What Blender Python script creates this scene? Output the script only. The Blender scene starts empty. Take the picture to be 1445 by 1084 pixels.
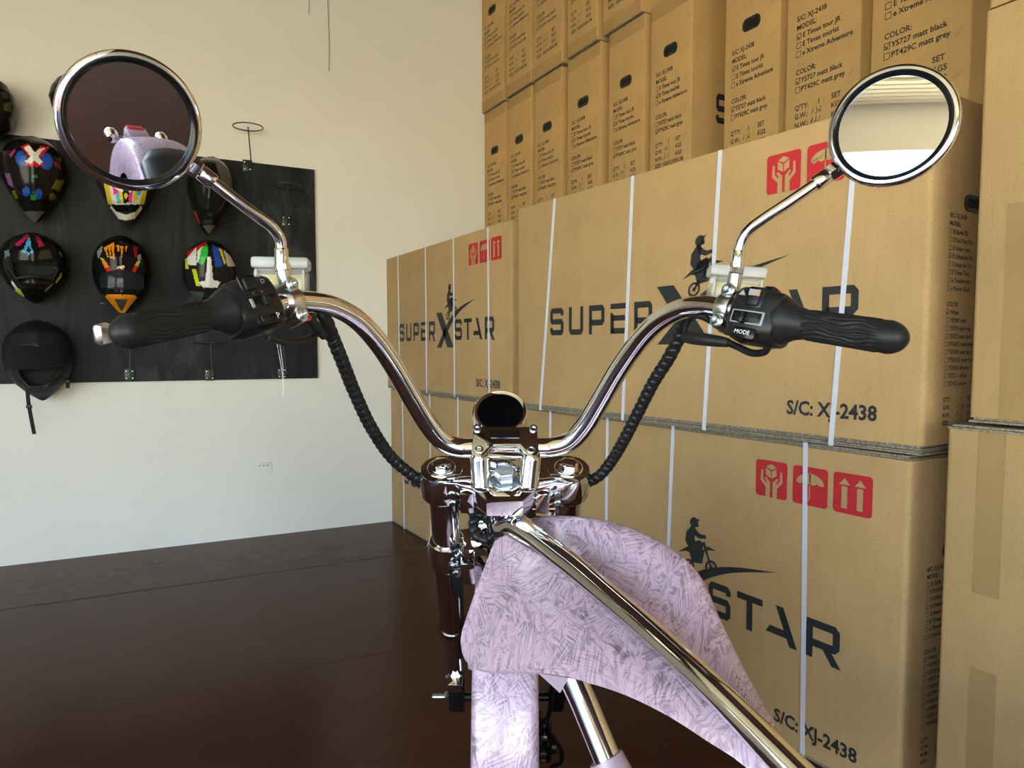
import bpy, bmesh, math, random
from mathutils import Vector, Matrix
random.seed(7)
R = math.radians
sc = bpy.context.scene
col = sc.collection
V = Vector

# ---------------------------------------------------------------- camera
F_PX, W_PX, H_PX = 1035.0, 1445.0, 1084.0
YAW, PITCH, HORIZON, CAM_H = R(28.4), R(3.8), 493.0, 1.03
CX = 722.5
CY = HORIZON + F_PX * math.tan(PITCH)
FW = V((math.sin(YAW) * math.cos(PITCH), math.cos(YAW) * math.cos(PITCH), -math.sin(PITCH)))
RT = V((math.cos(YAW), -math.sin(YAW), 0))
UP = RT.cross(FW)
CAM = V((0, 0, CAM_H))
cd = bpy.data.cameras.new('camera')
cam = bpy.data.objects.new('camera', cd); col.objects.link(cam)
cd.sensor_width = 36.0
cd.lens = F_PX * 36.0 / W_PX
cd.shift_y = (CY - H_PX / 2) / W_PX
cd.clip_start = 0.02
m = Matrix((RT, UP, -FW)).transposed().to_4x4(); m.translation = CAM
cam.matrix_world = m
sc.camera = cam

# ---------------------------------------------------------------- world, sun, exposure
w = bpy.data.worlds.new('world'); sc.world = w; w.use_nodes = True
nt = w.node_tree; nt.nodes.clear()
bg = nt.nodes.new('ShaderNodeBackground'); wo = nt.nodes.new('ShaderNodeOutputWorld')
sky = nt.nodes.new('ShaderNodeTexSky'); sky.sky_type = 'NISHITA'; sky.sun_disc = False
sky.sun_elevation = R(42); sky.sun_rotation = R(172); sky.air_density = 1.0; sky.dust_density = 0.3; sky.ozone_density = 2.0
nt.links.new(sky.outputs[0], bg.inputs[0]); bg.inputs[1].default_value = 0.46
nt.links.new(bg.outputs[0], wo.inputs[0])
sd = bpy.data.lights.new('sun', 'SUN'); sd.energy = 19.5; sd.angle = R(0.6); sd.color = (1.0, 0.94, 0.76)
sun = bpy.data.objects.new('sun', sd); col.objects.link(sun)
sun.rotation_euler = V((-0.12, 0.72, -0.68)).to_track_quat('-Z', 'Y').to_euler()
# portal in the doorway so the sky is sampled through the opening
for nm, sz, loc, rz in (('left_door_portal', 4.6, (-2.92, -1.3, 1.25), -90), ('rear_opening_portal', 3.0, (-1.1, -4.62, 1.25), 0)):
    pd = bpy.data.lights.new(nm, 'AREA'); pd.shape = 'RECTANGLE'; pd.size = sz; pd.size_y = 2.5; pd.cycles.is_portal = True
    po = bpy.data.objects.new(nm, pd); col.objects.link(po); po.location = loc; po.rotation_euler = (R(90), 0, R(rz))
vs = sc.view_settings
vs.view_transform = 'Standard'; vs.look = 'None'; vs.gamma = 1.0; vs.use_curve_mapping = False
vs.exposure = 1.52
sc.cycles.use_denoising = True
sc.cycles.max_bounces = 10; sc.cycles.diffuse_bounces = 5; sc.cycles.glossy_bounces = 6
sc.cycles.transmission_bounces = 8; sc.cycles.transparent_max_bounces = 12
sc.cycles.caustics_reflective = False; sc.cycles.caustics_refractive = False
sc.cycles.sample_clamp_indirect = 6.0

# ---------------------------------------------------------------- helpers
def ray(u, v): return FW + RT * ((u - CX) / F_PX) - UP * ((v - CY) / F_PX)
def at(u, v, d): return CAM + ray(u, v) * d
def onx(u, v, x): r = ray(u, v); return CAM + r * (x / r.x)
def ony(u, v, y): r = ray(u, v); return CAM + r * (y / r.y)

class MB:
    """collects vertices and faces"""
    def __init__(s): s.v = []; s.f = []; s.mi = []
    def add(s, vs, fs, mi=0):
        b = len(s.v); s.v += [V(p) for p in vs]
        s.f += [tuple(i + b for i in f) for f in fs]; s.mi += [mi] * len(fs); return s
    def box(s, lo, hi, mi=0, M=None, bev=0.0, seg=2):
        bm = bmesh.new(); bmesh.ops.create_cube(bm, size=1)
        lo, hi = V(lo), V(hi)
        for q in bm.verts:
            q.co = V([(lo[i] + hi[i]) / 2 + q.co[i] * (hi[i] - lo[i]) for i in range(3)])
        if bev: bmesh.ops.bevel(bm, geom=bm.edges[:], offset=bev, segments=seg, profile=0.5, affect='EDGES', clamp_overlap=True)
        if M:
            for q in bm.verts: q.co = M @ q.co
        bm.verts.index_update()
        s.add([q.co.copy() for q in bm.verts], [[q.index for q in f.verts] for f in bm.faces], mi); bm.free(); return s
    def rings(s, rings, closed=True, cap0=True, cap1=True, mi=0):
        n = len(rings[0]); vs = [p for r in rings for p in r]; fs = []
        for i in range(len(rings) - 1):
            for j in range(n if closed else n - 1):
                k = (j + 1) % n
                fs.append((i * n + j, i * n + k, (i + 1) * n + k, (i + 1) * n + j))
        if cap0: fs.append(tuple(range(n))[::-1])
        if cap1: fs.append(tuple((len(rings) - 1) * n + j for j in range(n)))
        return s.add(vs, fs, mi)
    def tube(s, pts, r, n=16, cap=True, mi=0, helix=None):
        pts = [V(p) for p in pts]; k = len(pts)
        rs = r if isinstance(r, (list, tuple)) else [r] * k
        t0 = (pts[1] - pts[0]).normalized()
        a = t0.orthogonal().normalized(); rings = []; L = 0
        for i, p in enumerate(pts):
            t = (pts[min(i + 1, k - 1)] - pts[max(i - 1, 0)]).normalized()
            a = (a - t * a.dot(t)).normalized(); b = t.cross(a)
            if i: L += (p - pts[i - 1]).length
            ring = []
            for j in range(n):
                th = 2 * math.pi * j / n; rr = rs[i]
                if helix:
                    ph = (L / helix[0] - j / n) % 1.0
                    rr = rr * (1 - helix[1] * (abs(2 * ph - 1) ** 3))
                ring.append(p + a * (rr * math.cos(th)) + b * (rr * math.sin(th)))
            rings.append(ring)
        return s.rings(rings, True, cap, cap, mi)
    def lathe(s, prof, o, ax, n=32, cap=True, mi=0, ref=None):
        """prof: (radius, height along ax)"""
        ax = V(ax).normalized(); o = V(o)
        a = (V(ref) - ax * V(ref).dot(ax)).normalized() if ref else ax.orthogonal().normalized(); b = ax.cross(a)
        rings = [[o + ax * h + (a * math.cos(2 * math.pi * j / n) + b * math.sin(2 * math.pi * j / n)) * max(r, 1e-5) for j in range(n)] for r, h in prof]
        return s.rings(rings, True, cap, cap, mi)
    def prism(s, poly, f0, f1, mi=0):
        """poly 2-D; f0,f1 map (x,y) to the two end faces"""
        n = len(poly); vs = [f0(*p) for p in poly] + [f1(*p) for p in poly]
        fs = [tuple(range(n))[::-1], tuple(range(n, 2 * n))] + [(i, (i + 1) % n, n + (i + 1) % n, n + i) for i in range(n)]
        return s.add(vs, fs, mi)

ROOT = {}
def finish(me, smooth=40):
    me.update()
    bm = bmesh.new(); bm.from_mesh(me); bmesh.ops.recalc_face_normals(bm, faces=bm.faces[:]); bm.to_mesh(me); bm.free()
    if smooth:
        me.polygons.foreach_set('use_smooth', [True] * len(me.polygons)); me.set_sharp_from_angle(angle=R(smooth))
def obj(name, mb, mats, parent=None, smooth=40, world=True, label=None, recalc=True):
    """world=True: vertices are in world space and are moved into the parent's (unrotated) space"""
    me = bpy.data.meshes.new(name)
    off = V((0, 0, 0))
    if world and parent is not None:
        q = parent
        while q is not None: off = off + q.location; q = q.parent
    me.from_pydata([p - off for p in mb.v], [], mb.f)
    mats = mats if isinstance(mats, (list, tuple)) else [mats]
    for q in mats: me.materials.append(q)
    if len(mats) > 1: me.polygons.foreach_set('material_index', mb.mi)
    if recalc: finish(me, smooth)
    else: me.update()
    o = bpy.data.objects.new(name, me); col.objects.link(o)
    if parent is not None: o.parent = parent
    if label: o['label'] = label
    return o
def thing(name, label, cat, loc=(0, 0, 0), rz=0, group=None):
    o = bpy.data.objects.new(name, None); col.objects.link(o); o.empty_display_size = 0.05
    o.location = loc; o.rotation_euler = (0, 0, rz); o['label'] = label; o['category'] = cat
    if group: o['group'] = group
    return o
def share(name, me, parent, loc=(0, 0, 0), rot=(0, 0, 0), sc_=(1, 1, 1), label=None):
    o = bpy.data.objects.new(name, me); col.objects.link(o); o.parent = parent
    o.location = loc; o.rotation_euler = rot; o.scale = sc_
    if label: o['label'] = label
    return o
def struct(name, mb, mat, smooth=0, parent=None):
    o = obj(name, mb, mat, parent, smooth)
    if parent is None: o['kind'] = 'structure'
    return o
def spline(pts, n=8):
    """Catmull-Rom through points (any dimension tuples / Vectors)"""
    P = [V(p) for p in pts]; out = []
    for i in range(len(P) - 1):
        p0 = P[i - 1] if i else P[0] * 2 - P[1]; p1 = P[i]; p2 = P[i + 1]
        p3 = P[i + 2] if i + 2 < len(P) else P[-1] * 2 - P[-2]
        for k in range(n):
            t = k / n
            out.append(0.5 * ((2 * p1) + (p2 - p0) * t + (2 * p0 - 5 * p1 + 4 * p2 - p3) * t * t + (3 * p1 - p0 - 3 * p2 + p3) * t ** 3))
    out.append(P[-1]); return out
def lerp_tab(tab, x):
    if x <= tab[0][0]: return tab[0][1]
    for (a, b), (c, d) in zip(tab, tab[1:]):
        if x <= c: return b + (d - b) * (x - a) / (c - a)
    return tab[-1][1]
def inpoly(x, y, poly):
    c = False; n = len(poly); j = n - 1
    for i in range(n):
        xi, yi = poly[i]; xj, yj = poly[j]
        if (yi > y) != (yj > y) and x < (xj - xi) * (y - yi) / (yj - yi) + xi: c = not c
        j = i
    return c

# ---------------------------------------------------------------- materials
MAT = {}
def mat(name, color=(0.8, 0.8, 0.8), rough=0.5, metal=0.0, **kw):
    q = bpy.data.materials.new(name); q.use_nodes = True; MAT[name] = q
    b = q.node_tree.nodes['Principled BSDF']
    b.inputs['Base Color'].default_value = (*color, 1); b.inputs['Roughness'].default_value = rough
    b.inputs['Metallic'].default_value = metal
    for k, v in kw.items(): b.inputs[k.replace('_', ' ')].default_value = v
    return q
def nodes(q): return q.node_tree.nodes, q.node_tree.links, q.node_tree.nodes['Principled BSDF']
def coords(q, scale=(1, 1, 1), kind='Object'):
    n, l, b = nodes(q); tc = n.new('ShaderNodeTexCoord'); mp = n.new('ShaderNodeMapping')
    mp.inputs['Scale'].default_value = scale; l.new(tc.outputs[kind], mp.inputs[0]); return mp.outputs[0]
def noise(q, vec, scale, detail=4, rough=0.55, dist=0.0):
    n, l, b = nodes(q); t = n.new('ShaderNodeTexNoise'); t.inputs['Scale'].default_value = scale
    t.inputs['Detail'].default_value = detail; t.inputs['Roughness'].default_value = rough; t.inputs['Distortion'].default_value = dist
    l.new(vec, t.inputs['Vector']); return t.outputs['Fac']
def ramp(q, fac, stops):
    n, l, b = nodes(q); t = n.new('ShaderNodeValToRGB'); e = t.color_ramp.elements
    while len(e) < len(stops): e.new(0.5)
    for x, (p, c) in zip(e, stops): x.position = p; x.color = (*c, 1) if len(c) == 3 else c
    l.new(fac, t.inputs[0]); return t.outputs[0]
def mixc(q, fac, a, b_, mode='MIX'):
    n, l, b = nodes(q); t = n.new('ShaderNodeMix'); t.data_type = 'RGBA'; t.blend_type = mode
    for val, s in ((fac, t.inputs[0]), (a, t.inputs[6]), (b_, t.inputs[7])):
        if hasattr(val, 'is_output'): l.new(val, s)
        elif isinstance(val, (int, float)): s.default_value = val
        else: s.default_value = (*val, 1)
    return t.outputs[2]
def bump(q, h, strength=0.3, dist=0.01):
    n, l, b = nodes(q); t = n.new('ShaderNodeBump'); t.inputs['Strength'].default_value = strength
    t.inputs['Distance'].default_value = dist; l.new(h, t.inputs['Height']); l.new(t.outputs[0], b.inputs['Normal'])
def base(q, c): n, l, b = nodes(q); l.new(c, b.inputs['Base Color'])
def roughn(q, c): n, l, b = nodes(q); l.new(c, b.inputs['Roughness'])

def cardboard(name, c1, c2):
    q = mat(name, c1, 0.78); q.node_tree.nodes['Principled BSDF'].inputs['Specular IOR Level'].default_value = 0.25
    v = coords(q, (1, 1, 0.12)); a = noise(q, v, 60, 5, 0.7)
    v2 = coords(q, (1, 1, 1)); b2 = noise(q, v2, 5, 3)
    c = mixc(q, ramp(q, a, [(0.3, (0, 0, 0)), (0.75, (1, 1, 1))]), c1, c2)
    c = mixc(q, 0.35, c, ramp(q, b2, [(0.3, tuple(x * 0.80 for x in c1)), (0.7, tuple(min(1, x * 1.12) for x in c2))]))
    c3 = noise(q, v2, 380, 2); c = mixc(q, 0.16, c, ramp(q, c3, [(0.35, (0.25, 0.16, 0.07)), (0.65, (0.75, 0.58, 0.36))]))
    base(q, c)
    wv = q.node_tree.nodes.new('ShaderNodeTexNoise'); wv.inputs['Scale'].default_value = 130; wv.inputs['Detail'].default_value = 1
    q.node_tree.links.new(v, wv.inputs['Vector']); bump(q, wv.outputs['Fac'], 0.10, 0.004)
    return q
CARD = cardboard('kraft_cardboard', (0.465, 0.288, 0.122), (0.535, 0.345, 0.156))
CARD2 = cardboard('brown_kraft_cardboard', (0.505, 0.305, 0.112), (0.585, 0.36, 0.142))
EDGE = mat('corrugated_edge', (0.24, 0.20, 0.145), 0.9)
_v = coords(EDGE, (1, 1, 1)); base(EDGE, ramp(EDGE, noise(EDGE, _v, 190, 1), [(0.40, (0.17, 0.145, 0.11)), (0.60, (0.33, 0.285, 0.215))]))
INK = mat('black_print', (0.022, 0.024, 0.028), 0.6)
INKG = mat('grey_print', (0.12, 0.105, 0.085), 0.7)
RED = mat('red_print', (0.56, 0.022, 0.032), 0.6)
PEN = mat('pen_ink', (0.03, 0.025, 0.03), 0.6)
STRAP = mat('white_plastic_strap', (0.70, 0.72, 0.84), 0.35)
TAPE = mat('clear_brown_tape', (0.50, 0.33, 0.13), 0.12); TAPE.node_tree.nodes['Principled BSDF'].inputs['Alpha'].default_value = 0.15
bump(TAPE, noise(TAPE, coords(TAPE, (1, 1, 0.25)), 45, 4, 0.6, 1.0), 0.5, 0.01)
HOLE = mat('black_plastic_handle', (0.012, 0.012, 0.012), 0.45)
HOLE_SHADE = mat('painted_hole_shade', (0.006, 0.005, 0.004), 0.9)  # near-black colour stands in for the shade inside the carton hand holes
WALL = mat('cream_wall_paint', (0.82, 0.80, 0.75), 0.75)
_v = coords(WALL); base(WALL, ramp(WALL, noise(WALL, _v, 1.4, 5), [(0.3, (0.79, 0.77, 0.715)), (0.7, (0.84, 0.82, 0.77))]))
bump(WALL, noise(WALL, _v, 90, 4), 0.06, 0.01)
FLOOR = mat('glossy_brown_floor', (0.060, 0.026, 0.020), 0.25, Specular_IOR_Level=0.06)
_v = coords(FLOOR)
base(FLOOR, ramp(FLOOR, noise(FLOOR, _v, 3.5, 6, 0.65), [(0.25, (0.066, 0.026, 0.018)), (0.75, (0.084, 0.035, 0.025))]))
roughn(FLOOR, ramp(FLOOR, noise(FLOOR, _v, 7, 6, 0.7), [(0.3, (0.20,) * 3), (0.75, (0.26,) * 3)]))
bump(FLOOR, noise(FLOOR, _v, 12, 4), 0.05, 0.01)
CEIL = mat('dark_brown_ceiling', (0.12, 0.060, 0.044), 0.8)
GROUND = mat('sunlit_concrete', (0.62, 0.52, 0.38), 0.9)
base(GROUND, ramp(GROUND, noise(GROUND, coords(GROUND), 2.0, 6), [(0.3, (0.53, 0.50, 0.37)), (0.7, (0.62, 0.59, 0.45))]))
SHUT = mat('painted_shutter', (0.66, 0.63, 0.52), 0.45)
BOARD = mat('black_stained_plywood', (0.02, 0.02, 0.022), 0.5, Specular_IOR_Level=0.10)
_v = coords(BOARD, (1, 1, 0.18)); _g = noise(BOARD, _v, 9, 8, 0.65, 1.4)
_s = noise(BOARD, coords(BOARD, (1.0, 1, 0.35)), 3.5, 7, 0.75, 0.6)
_c = ramp(BOARD, _g, [(0.3, (0.010, 0.010, 0.012)), (0.62, (0.026, 0.027, 0.031)), (0.85, (0.055, 0.055, 0.06))])
base(BOARD, mixc(BOARD, ramp(BOARD, _s, [(0.55, (0, 0, 0)), (0.82, (0.9, 0.9, 0.9))]), _c, (0.11, 0.115, 0.13)))
bump(BOARD, _g, 0.25, 0.004)
CHROME = mat('chrome', (0.76, 0.76, 0.785), 0.045, 1.0)
SMOKE = mat('smoked_chrome', (0.58, 0.55, 0.56), 0.09, 1.0)
ALU = mat('cast_aluminium', (0.68, 0.69, 0.71), 0.28, 1.0)
ZINC = mat('zinc_plated_steel', (0.46, 0.54, 0.58), 0.26, 1.0)
GLASS = mat('mirror_glass', (0.90, 0.90, 0.90), 0.008, 1.0)
BLACK = mat('black_plastic', (0.012, 0.012, 0.013), 0.34, Specular_IOR_Level=0.28)
GLOSSB = mat('gloss_black_plastic', (0.008, 0.008, 0.009), 0.18, Specular_IOR_Level=0.3)
RUBBER = mat('black_rubber', (0.013, 0.013, 0.014), 0.42, Specular_IOR_Level=0.24)
TYRE = mat('tyre_rubber', (0.015, 0.015, 0.015), 0.75)
CABLE = mat('black_spiral_wrap', (0.010, 0.010, 0.011), 0.30, Specular_IOR_Level=0.25)
SCREEN = mat('dark_display_glass', (0.002, 0.002, 0.003), 0.10)
SCREEN.node_tree.nodes['Principled BSDF'].inputs['Specular IOR Level'].default_value = 0.12
WHITEP = mat('white_marking', (0.75, 0.75, 0.76), 0.5)
GREYP = mat('grey_marking', (0.30, 0.30, 0.32), 0.5)
ORANGE = mat('orange_marking', (0.9, 0.22, 0.04), 0.4)
REDP = mat('red_plastic', (0.65, 0.03, 0.03), 0.3)
LEATHER = mat('black_leather', (0.014, 0.015, 0.018), 0.42)
BRONZE = mat('bronze_fitting', (0.28, 0.13, 0.09), 0.25, 1.0)
CLEAR = mat('clear_plastic', (0.85, 0.87, 0.86), 0.10, 0.0, Alpha=0.22)
FROST = mat('frosted_white_plastic', (0.60, 0.61, 0.60), 0.28, 0.0, Alpha=0.62)
FLUID = mat('yellow_brake_fluid', (0.55, 0.43, 0.08), 0.15)
FOAM = mat('helmet_padding', (0.008, 0.008, 0.009), 0.85)
WIRE = mat('dark_wire', (0.03, 0.035, 0.03), 0.4, 0.5)
# pink lacquer with frost-flower needles
PINK = mat('pink_frost_lacquer', (0.72, 0.56, 0.72), 0.36, 0.10, Coat_Weight=0.42, Coat_Roughness=0.14)
def frost(q, light, dark):
    """frost-flower needles in the panel's own metre-scaled UV space"""
    n, l, b = nodes(q)
    def math_(op, a, c=None):
        t = n.new('ShaderNodeMath'); t.operation = op
        for k, v in enumerate((a, c)):
            if v is None: continue
            if hasattr(v, 'is_output'): l.new(v, t.inputs[k])
            else: t.inputs[k].default_value = v
        return t.outputs[0]
    def vmath(op, a, c):
        t = n.new('ShaderNodeVectorMath'); t.operation = op
        for k, v in enumerate((a, c)):
            if hasattr(v, 'is_output'): l.new(v, t.inputs[k])
            elif op == 'SCALE' and k == 1: t.inputs[3].default_value = v
            else: t.inputs[k].default_value = v
        return t.outputs[0]
    uv = n.new('ShaderNodeUVMap'); uv.uv_map = 'UVMap'; p = uv.outputs[0]
    def noise2(vec):
        t = n.new('ShaderNodeTexNoise'); t.noise_dimensions = '2D'; t.inputs['Scale'].default_value = 1.0; t.inputs['Detail'].default_value = 0.6
        l.new(vec, t.inputs['Vector']); return t.outputs['Fac']
    def cells(scale, off):
        wn = n.new('ShaderNodeTexNoise'); wn.noise_dimensions = '2D'; wn.inputs['Scale'].default_value = scale * 1.3; wn.inputs['Detail'].default_value = 3; l.new(p, wn.inputs['Vector'])
        w_ = vmath('ADD', p, vmath('SCALE', wn.outputs['Color'], 0.55 / scale)); w_ = vmath('ADD', w_, off)
        t = n.new('ShaderNodeTexVoronoi'); t.voronoi_dimensions = '2D'; t.inputs['Scale'].default_value = scale; l.new(w_, t.inputs['Vector'])
        sx_ = n.new('ShaderNodeSeparateColor'); l.new(t.outputs['Color'], sx_.inputs[0])
        d = vmath('SUBTRACT', w_, t.outputs['Position']); return sx_.outputs, d, t.outputs['Distance']
    def needles(scale, off, lx, ly):
        c, d, dist = cells(scale, off); ang = math_('MULTIPLY', c[0], 6.2832)
        vr = n.new('ShaderNodeVectorRotate'); vr.rotation_type = 'Z_AXIS'; l.new(p, vr.inputs['Vector']); l.new(ang, vr.inputs['Angle'])
        q_ = vmath('MULTIPLY', vr.outputs[0], (lx, ly, 1)); q_ = vmath('ADD', q_, vmath('SCALE', t_col(c), 40.0)); return noise2(q_)
    def t_col(c):
        t = n.new('ShaderNodeCombineXYZ'); l.new(c[1], t.inputs[0]); l.new(c[2], t.inputs[1]); return t.outputs[0]
    def fans(scale, off, k):
        c, d, dist = cells(scale, off); sp_ = n.new('ShaderNodeSeparateXYZ'); l.new(d, sp_.inputs[0])
        a = math_('ARCTAN2', sp_.outputs[1], sp_.outputs[0]); cb = n.new('ShaderNodeCombineXYZ')
        l.new(math_('MULTIPLY', a, k), cb.inputs[0]); l.new(math_('ADD', math_('MULTIPLY', dist, 3.0), math_('MULTIPLY', c[1], 30.0)), cb.inputs[1]); return noise2(cb.outputs[0])
    def th(f, a, c): return ramp(q, f, [(a, (0, 0, 0)), (c, (1, 1, 1))])
    A = th(needles(26, (0, 0, 0), 22, 330), .50, .57); B = th(fans(15, (3.1, 1.7, 0), 6.0), .50, .58); C_ = th(needles(46, (7.7, 2.2, 0), 40, 430), .52, .60)
    pick = ramp(q, noise(q, p, 16, 1), [(.46, (0, 0, 0)), (.54, (1, 1, 1))])
    k1 = mixc(q, pick, A, B); k2 = mixc(q, 0.38, k1, C_)
    big = ramp(q, noise(q, p, 22, 2), [(0.30, (0.40,) * 3), (0.70, (0.95,) * 3)])
    f = mixc(q, 1.0, k2, big, 'MULTIPLY'); base(q, mixc(q, f, light, dark))
def uv_lofted(o, n, nr):
    """metre-scaled UVs for a lofted part made of nr rings of n points"""
    me = o.data; co = [v.co for v in me.vertices]; mid = nr // 2; ua = [0.0]; va = [0.0]
    for i in range(1, nr): ua.append(ua[-1] + sum((co[i * n + j] - co[(i - 1) * n + j]).length for j in range(0, n, max(1, n // 6))) / len(range(0, n, max(1, n // 6))))
    rows = []
    for i in range(nr):
        r_ = [0.0]
        for j in range(1, n): r_.append(r_[-1] + (co[i * n + j] - co[i * n + j - 1]).length)
        rows.append(r_)
    lay = me.uv_layers.new(name='UVMap')
    for p in me.polygons:
        js = [me.loops[k].vertex_index % n for k in p.loop_indices]; wrap = max(js) - min(js) > n / 2
        for k in p.loop_indices:
            vi = me.loops[k].vertex_index
            if vi >= n * nr: continue
            i, j = divmod(vi, n); lay.data[k].uv = (ua[i], rows[i][j] + (rows[i][-1] if wrap and j == 0 else 0))
frost(PINK, (0.64, 0.46, 0.605), (0.10, 0.09, 0.115))
# helmet paint from a face-colour layer
PAINT = mat('helmet_paint', (0.02, 0.02, 0.02), 0.18, Specular_IOR_Level=0.16)
_at = PAINT.node_tree.nodes.new('ShaderNodeVertexColor'); _at.layer_name = 'paint'; base(PAINT, _at.outputs[0])
MATTE = mat('matte_helmet_paint', (0.02, 0.02, 0.02), 0.5, Specular_IOR_Level=0.2)
_at = MATTE.node_tree.nodes.new('ShaderNodeVertexColor'); _at.layer_name = 'paint'; base(MATTE, _at.outputs[0])
VISOR = mat('tinted_goggle_lens', (0.012, 0.014, 0.022), 0.05, Specular_IOR_Level=0.15)

# ---------------------------------------------------------------- the room
YB = 4.168                      # face of the back wall
XL, XR, YR, ZC = -2.9, 3.75, -4.6, 4.0
def plain(lo, hi): return MB().box(lo, hi)
struct('floor', plain((XL - 0.15, YR, -0.1), (XR, YB, 0.0)), FLOOR)
fl = bpy.data.objects['floor']
for a, b in (((-2.8, 3.465), (1.40, 3.456)), ((-2.8, 2.335), (1.30, 2.353))):           # faint seams in the floor coating
    a, b = V((*a, 0)), V((*b, 0)); n_ = (b - a).cross(V((0, 0, 1))).normalized() * .006
    o = obj('seam', MB().add([a - n_, b - n_, b + V((0, 0, .0016)), a + V((0, 0, .0016)), a + n_, b + n_], [(0, 1, 2, 3), (3, 2, 5, 4)]), FLOOR, fl, 0)
struct('wall_back', plain((XL - 0.15, YB, -0.1), (XR + 0.15, YB + 0.15, ZC)), WALL)
struct('wall_right', plain((XR, YR, -0.1), (XR + 0.15, YB, ZC)), WALL)
rwm = MB().box((XL - 0.15, YR - 0.15, -0.1), (-2.6, YR, ZC)).box((0.4, YR - 0.15, -0.1), (XR + 0.15, YR, ZC)).box((-2.6, YR - 0.15, 2.5), (0.4, YR, ZC))  # unseen opening added in the rear wall so more daylight reaches the back wall
struct('wall_rear', rwm, WALL)
struct('ceiling', plain((XL - 0.15, YR - 0.15, ZC), (XR + 0.15, YB + 0.15, ZC + 0.1)), CEIL)
D0, D1, DH = -3.6, 1.0, 2.5    # the roller door opening in the left wall
lw = MB().box((XL - 0.15, YR, -0.1), (XL, D0, ZC)).box((XL - 0.15, D1, -0.1), (XL, YB, ZC)).box((XL - 0.15, D0, DH), (XL, D1, ZC))
struct('wall_left', lw, WALL)
# sectional overhead door, open: its ribbed panels lie under the ceiling behind the lintel
door = bpy.data.objects.new('door_1', None); col.objects.link(door); door.location = (XL + .05, (D0 + D1) / 2, 3.02); door['kind'] = 'structure'
W2_ = (D1 - D0) / 2 + .1; pan = MB(); prof = []
for k in range(6):
    x = .02 + k * .085; prof += [(x, .0), (x + .055, .0), (x + .062, -.012), (x + .078, -.012)]
prof.append((.535, 0))
pan.rings([[V((x, y, z)) for x, z in prof] + [V((x, y, z + .035)) for x, z in prof[::-1]] for y in (-W2_, W2_)])
o = obj('door_panel', pan, SHUT, door, 0, world=False)
for k in range(1, 5): share('door_panel', o.data, door, (k * .545, 0, 0))
obj('bottom_rail', MB().box((2.74, -W2_, -.03), (2.80, W2_, .05), bev=.006), SMOKE, door, world=False)
for y in (-W2_ - .03, W2_ + .03): obj('track', MB().box((0, y - .02, -.02), (2.9, y + .02, .02)), ZINC, door, 0, world=False)
yard = obj('concrete_yard', MB().box((-40, -40, -0.15), (XL - 0.15, 30, -0.02)).box((XL - 0.15, -40, -0.15), (30, YR - 0.15, -0.02)), GROUND, None, 0)
yard['kind'] = 'structure'

# ---------------------------------------------------------------- printed text (flat lettering meshes)
def text_mesh(name, body, size, mat_, align='LEFT', offset=0.0, space=1.0, line=1.0, xs=1.0):
    cu = bpy.data.curves.new('t', 'FONT'); cu.body = body; cu.size = size; cu.align_x = align; cu.resolution_u = 2
    cu.offset = offset; cu.space_character = space; cu.space_line = line
    o = bpy.data.objects.new('t', cu); col.objects.link(o)
    dg = bpy.context.evaluated_depsgraph_get()
    me = bpy.data.meshes.new_from_object(o.evaluated_get(dg)); me.name = name
    bpy.data.objects.remove(o); bpy.data.curves.remove(cu)
    for q in me.vertices: q.co.x *= xs
    me.materials.clear(); me.materials.append(mat_); return me
def rect(a, b, c, d): return [(a, b), (c, b), (c, d), (a, d)]
def rrect(a, b, c, d, r, n=4):
    out = []
    for cx, cy, a0 in ((c - r, d - r, 0), (a + r, d - r, 90), (a + r, b + r, 180), (c - r, b + r, 270)):
        for k in range(n + 1): out.append((cx + r * math.cos(R(a0 + 90 * k / n)), cy + r * math.sin(R(a0 + 90 * k / n))))
    return out
def circ(x, y, r, n=16): return [(x + r * math.cos(2 * math.pi * i / n), y + r * math.sin(2 * math.pi * i / n)) for i in range(n)]
def flat(polys, dz=0.0, mi=0, mb=None):
    """2-D polygons -> flat mesh in local XY"""
    mb = mb or MB()
    for p in polys:
        p = list(p)
        a = sum(p[i][0] * p[(i + 1) % len(p)][1] - p[(i + 1) % len(p)][0] * p[i][1] for i in range(len(p)))
        if a < 0: p = p[::-1]
        mb.add([(x, y, dz) for x, y in p], [tuple(range(len(p)))], mi)
    return mb
def mesh_of(name, mb, mats):
    me = bpy.data.meshes.new(name); me.from_pydata(mb.v, [], mb.f)
    for q in (mats if isinstance(mats, list) else [mats]): me.materials.append(q)
    if isinstance(mats, list): me.polygons.foreach_set('material_index', mb.mi)
    me.update(); return me

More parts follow.
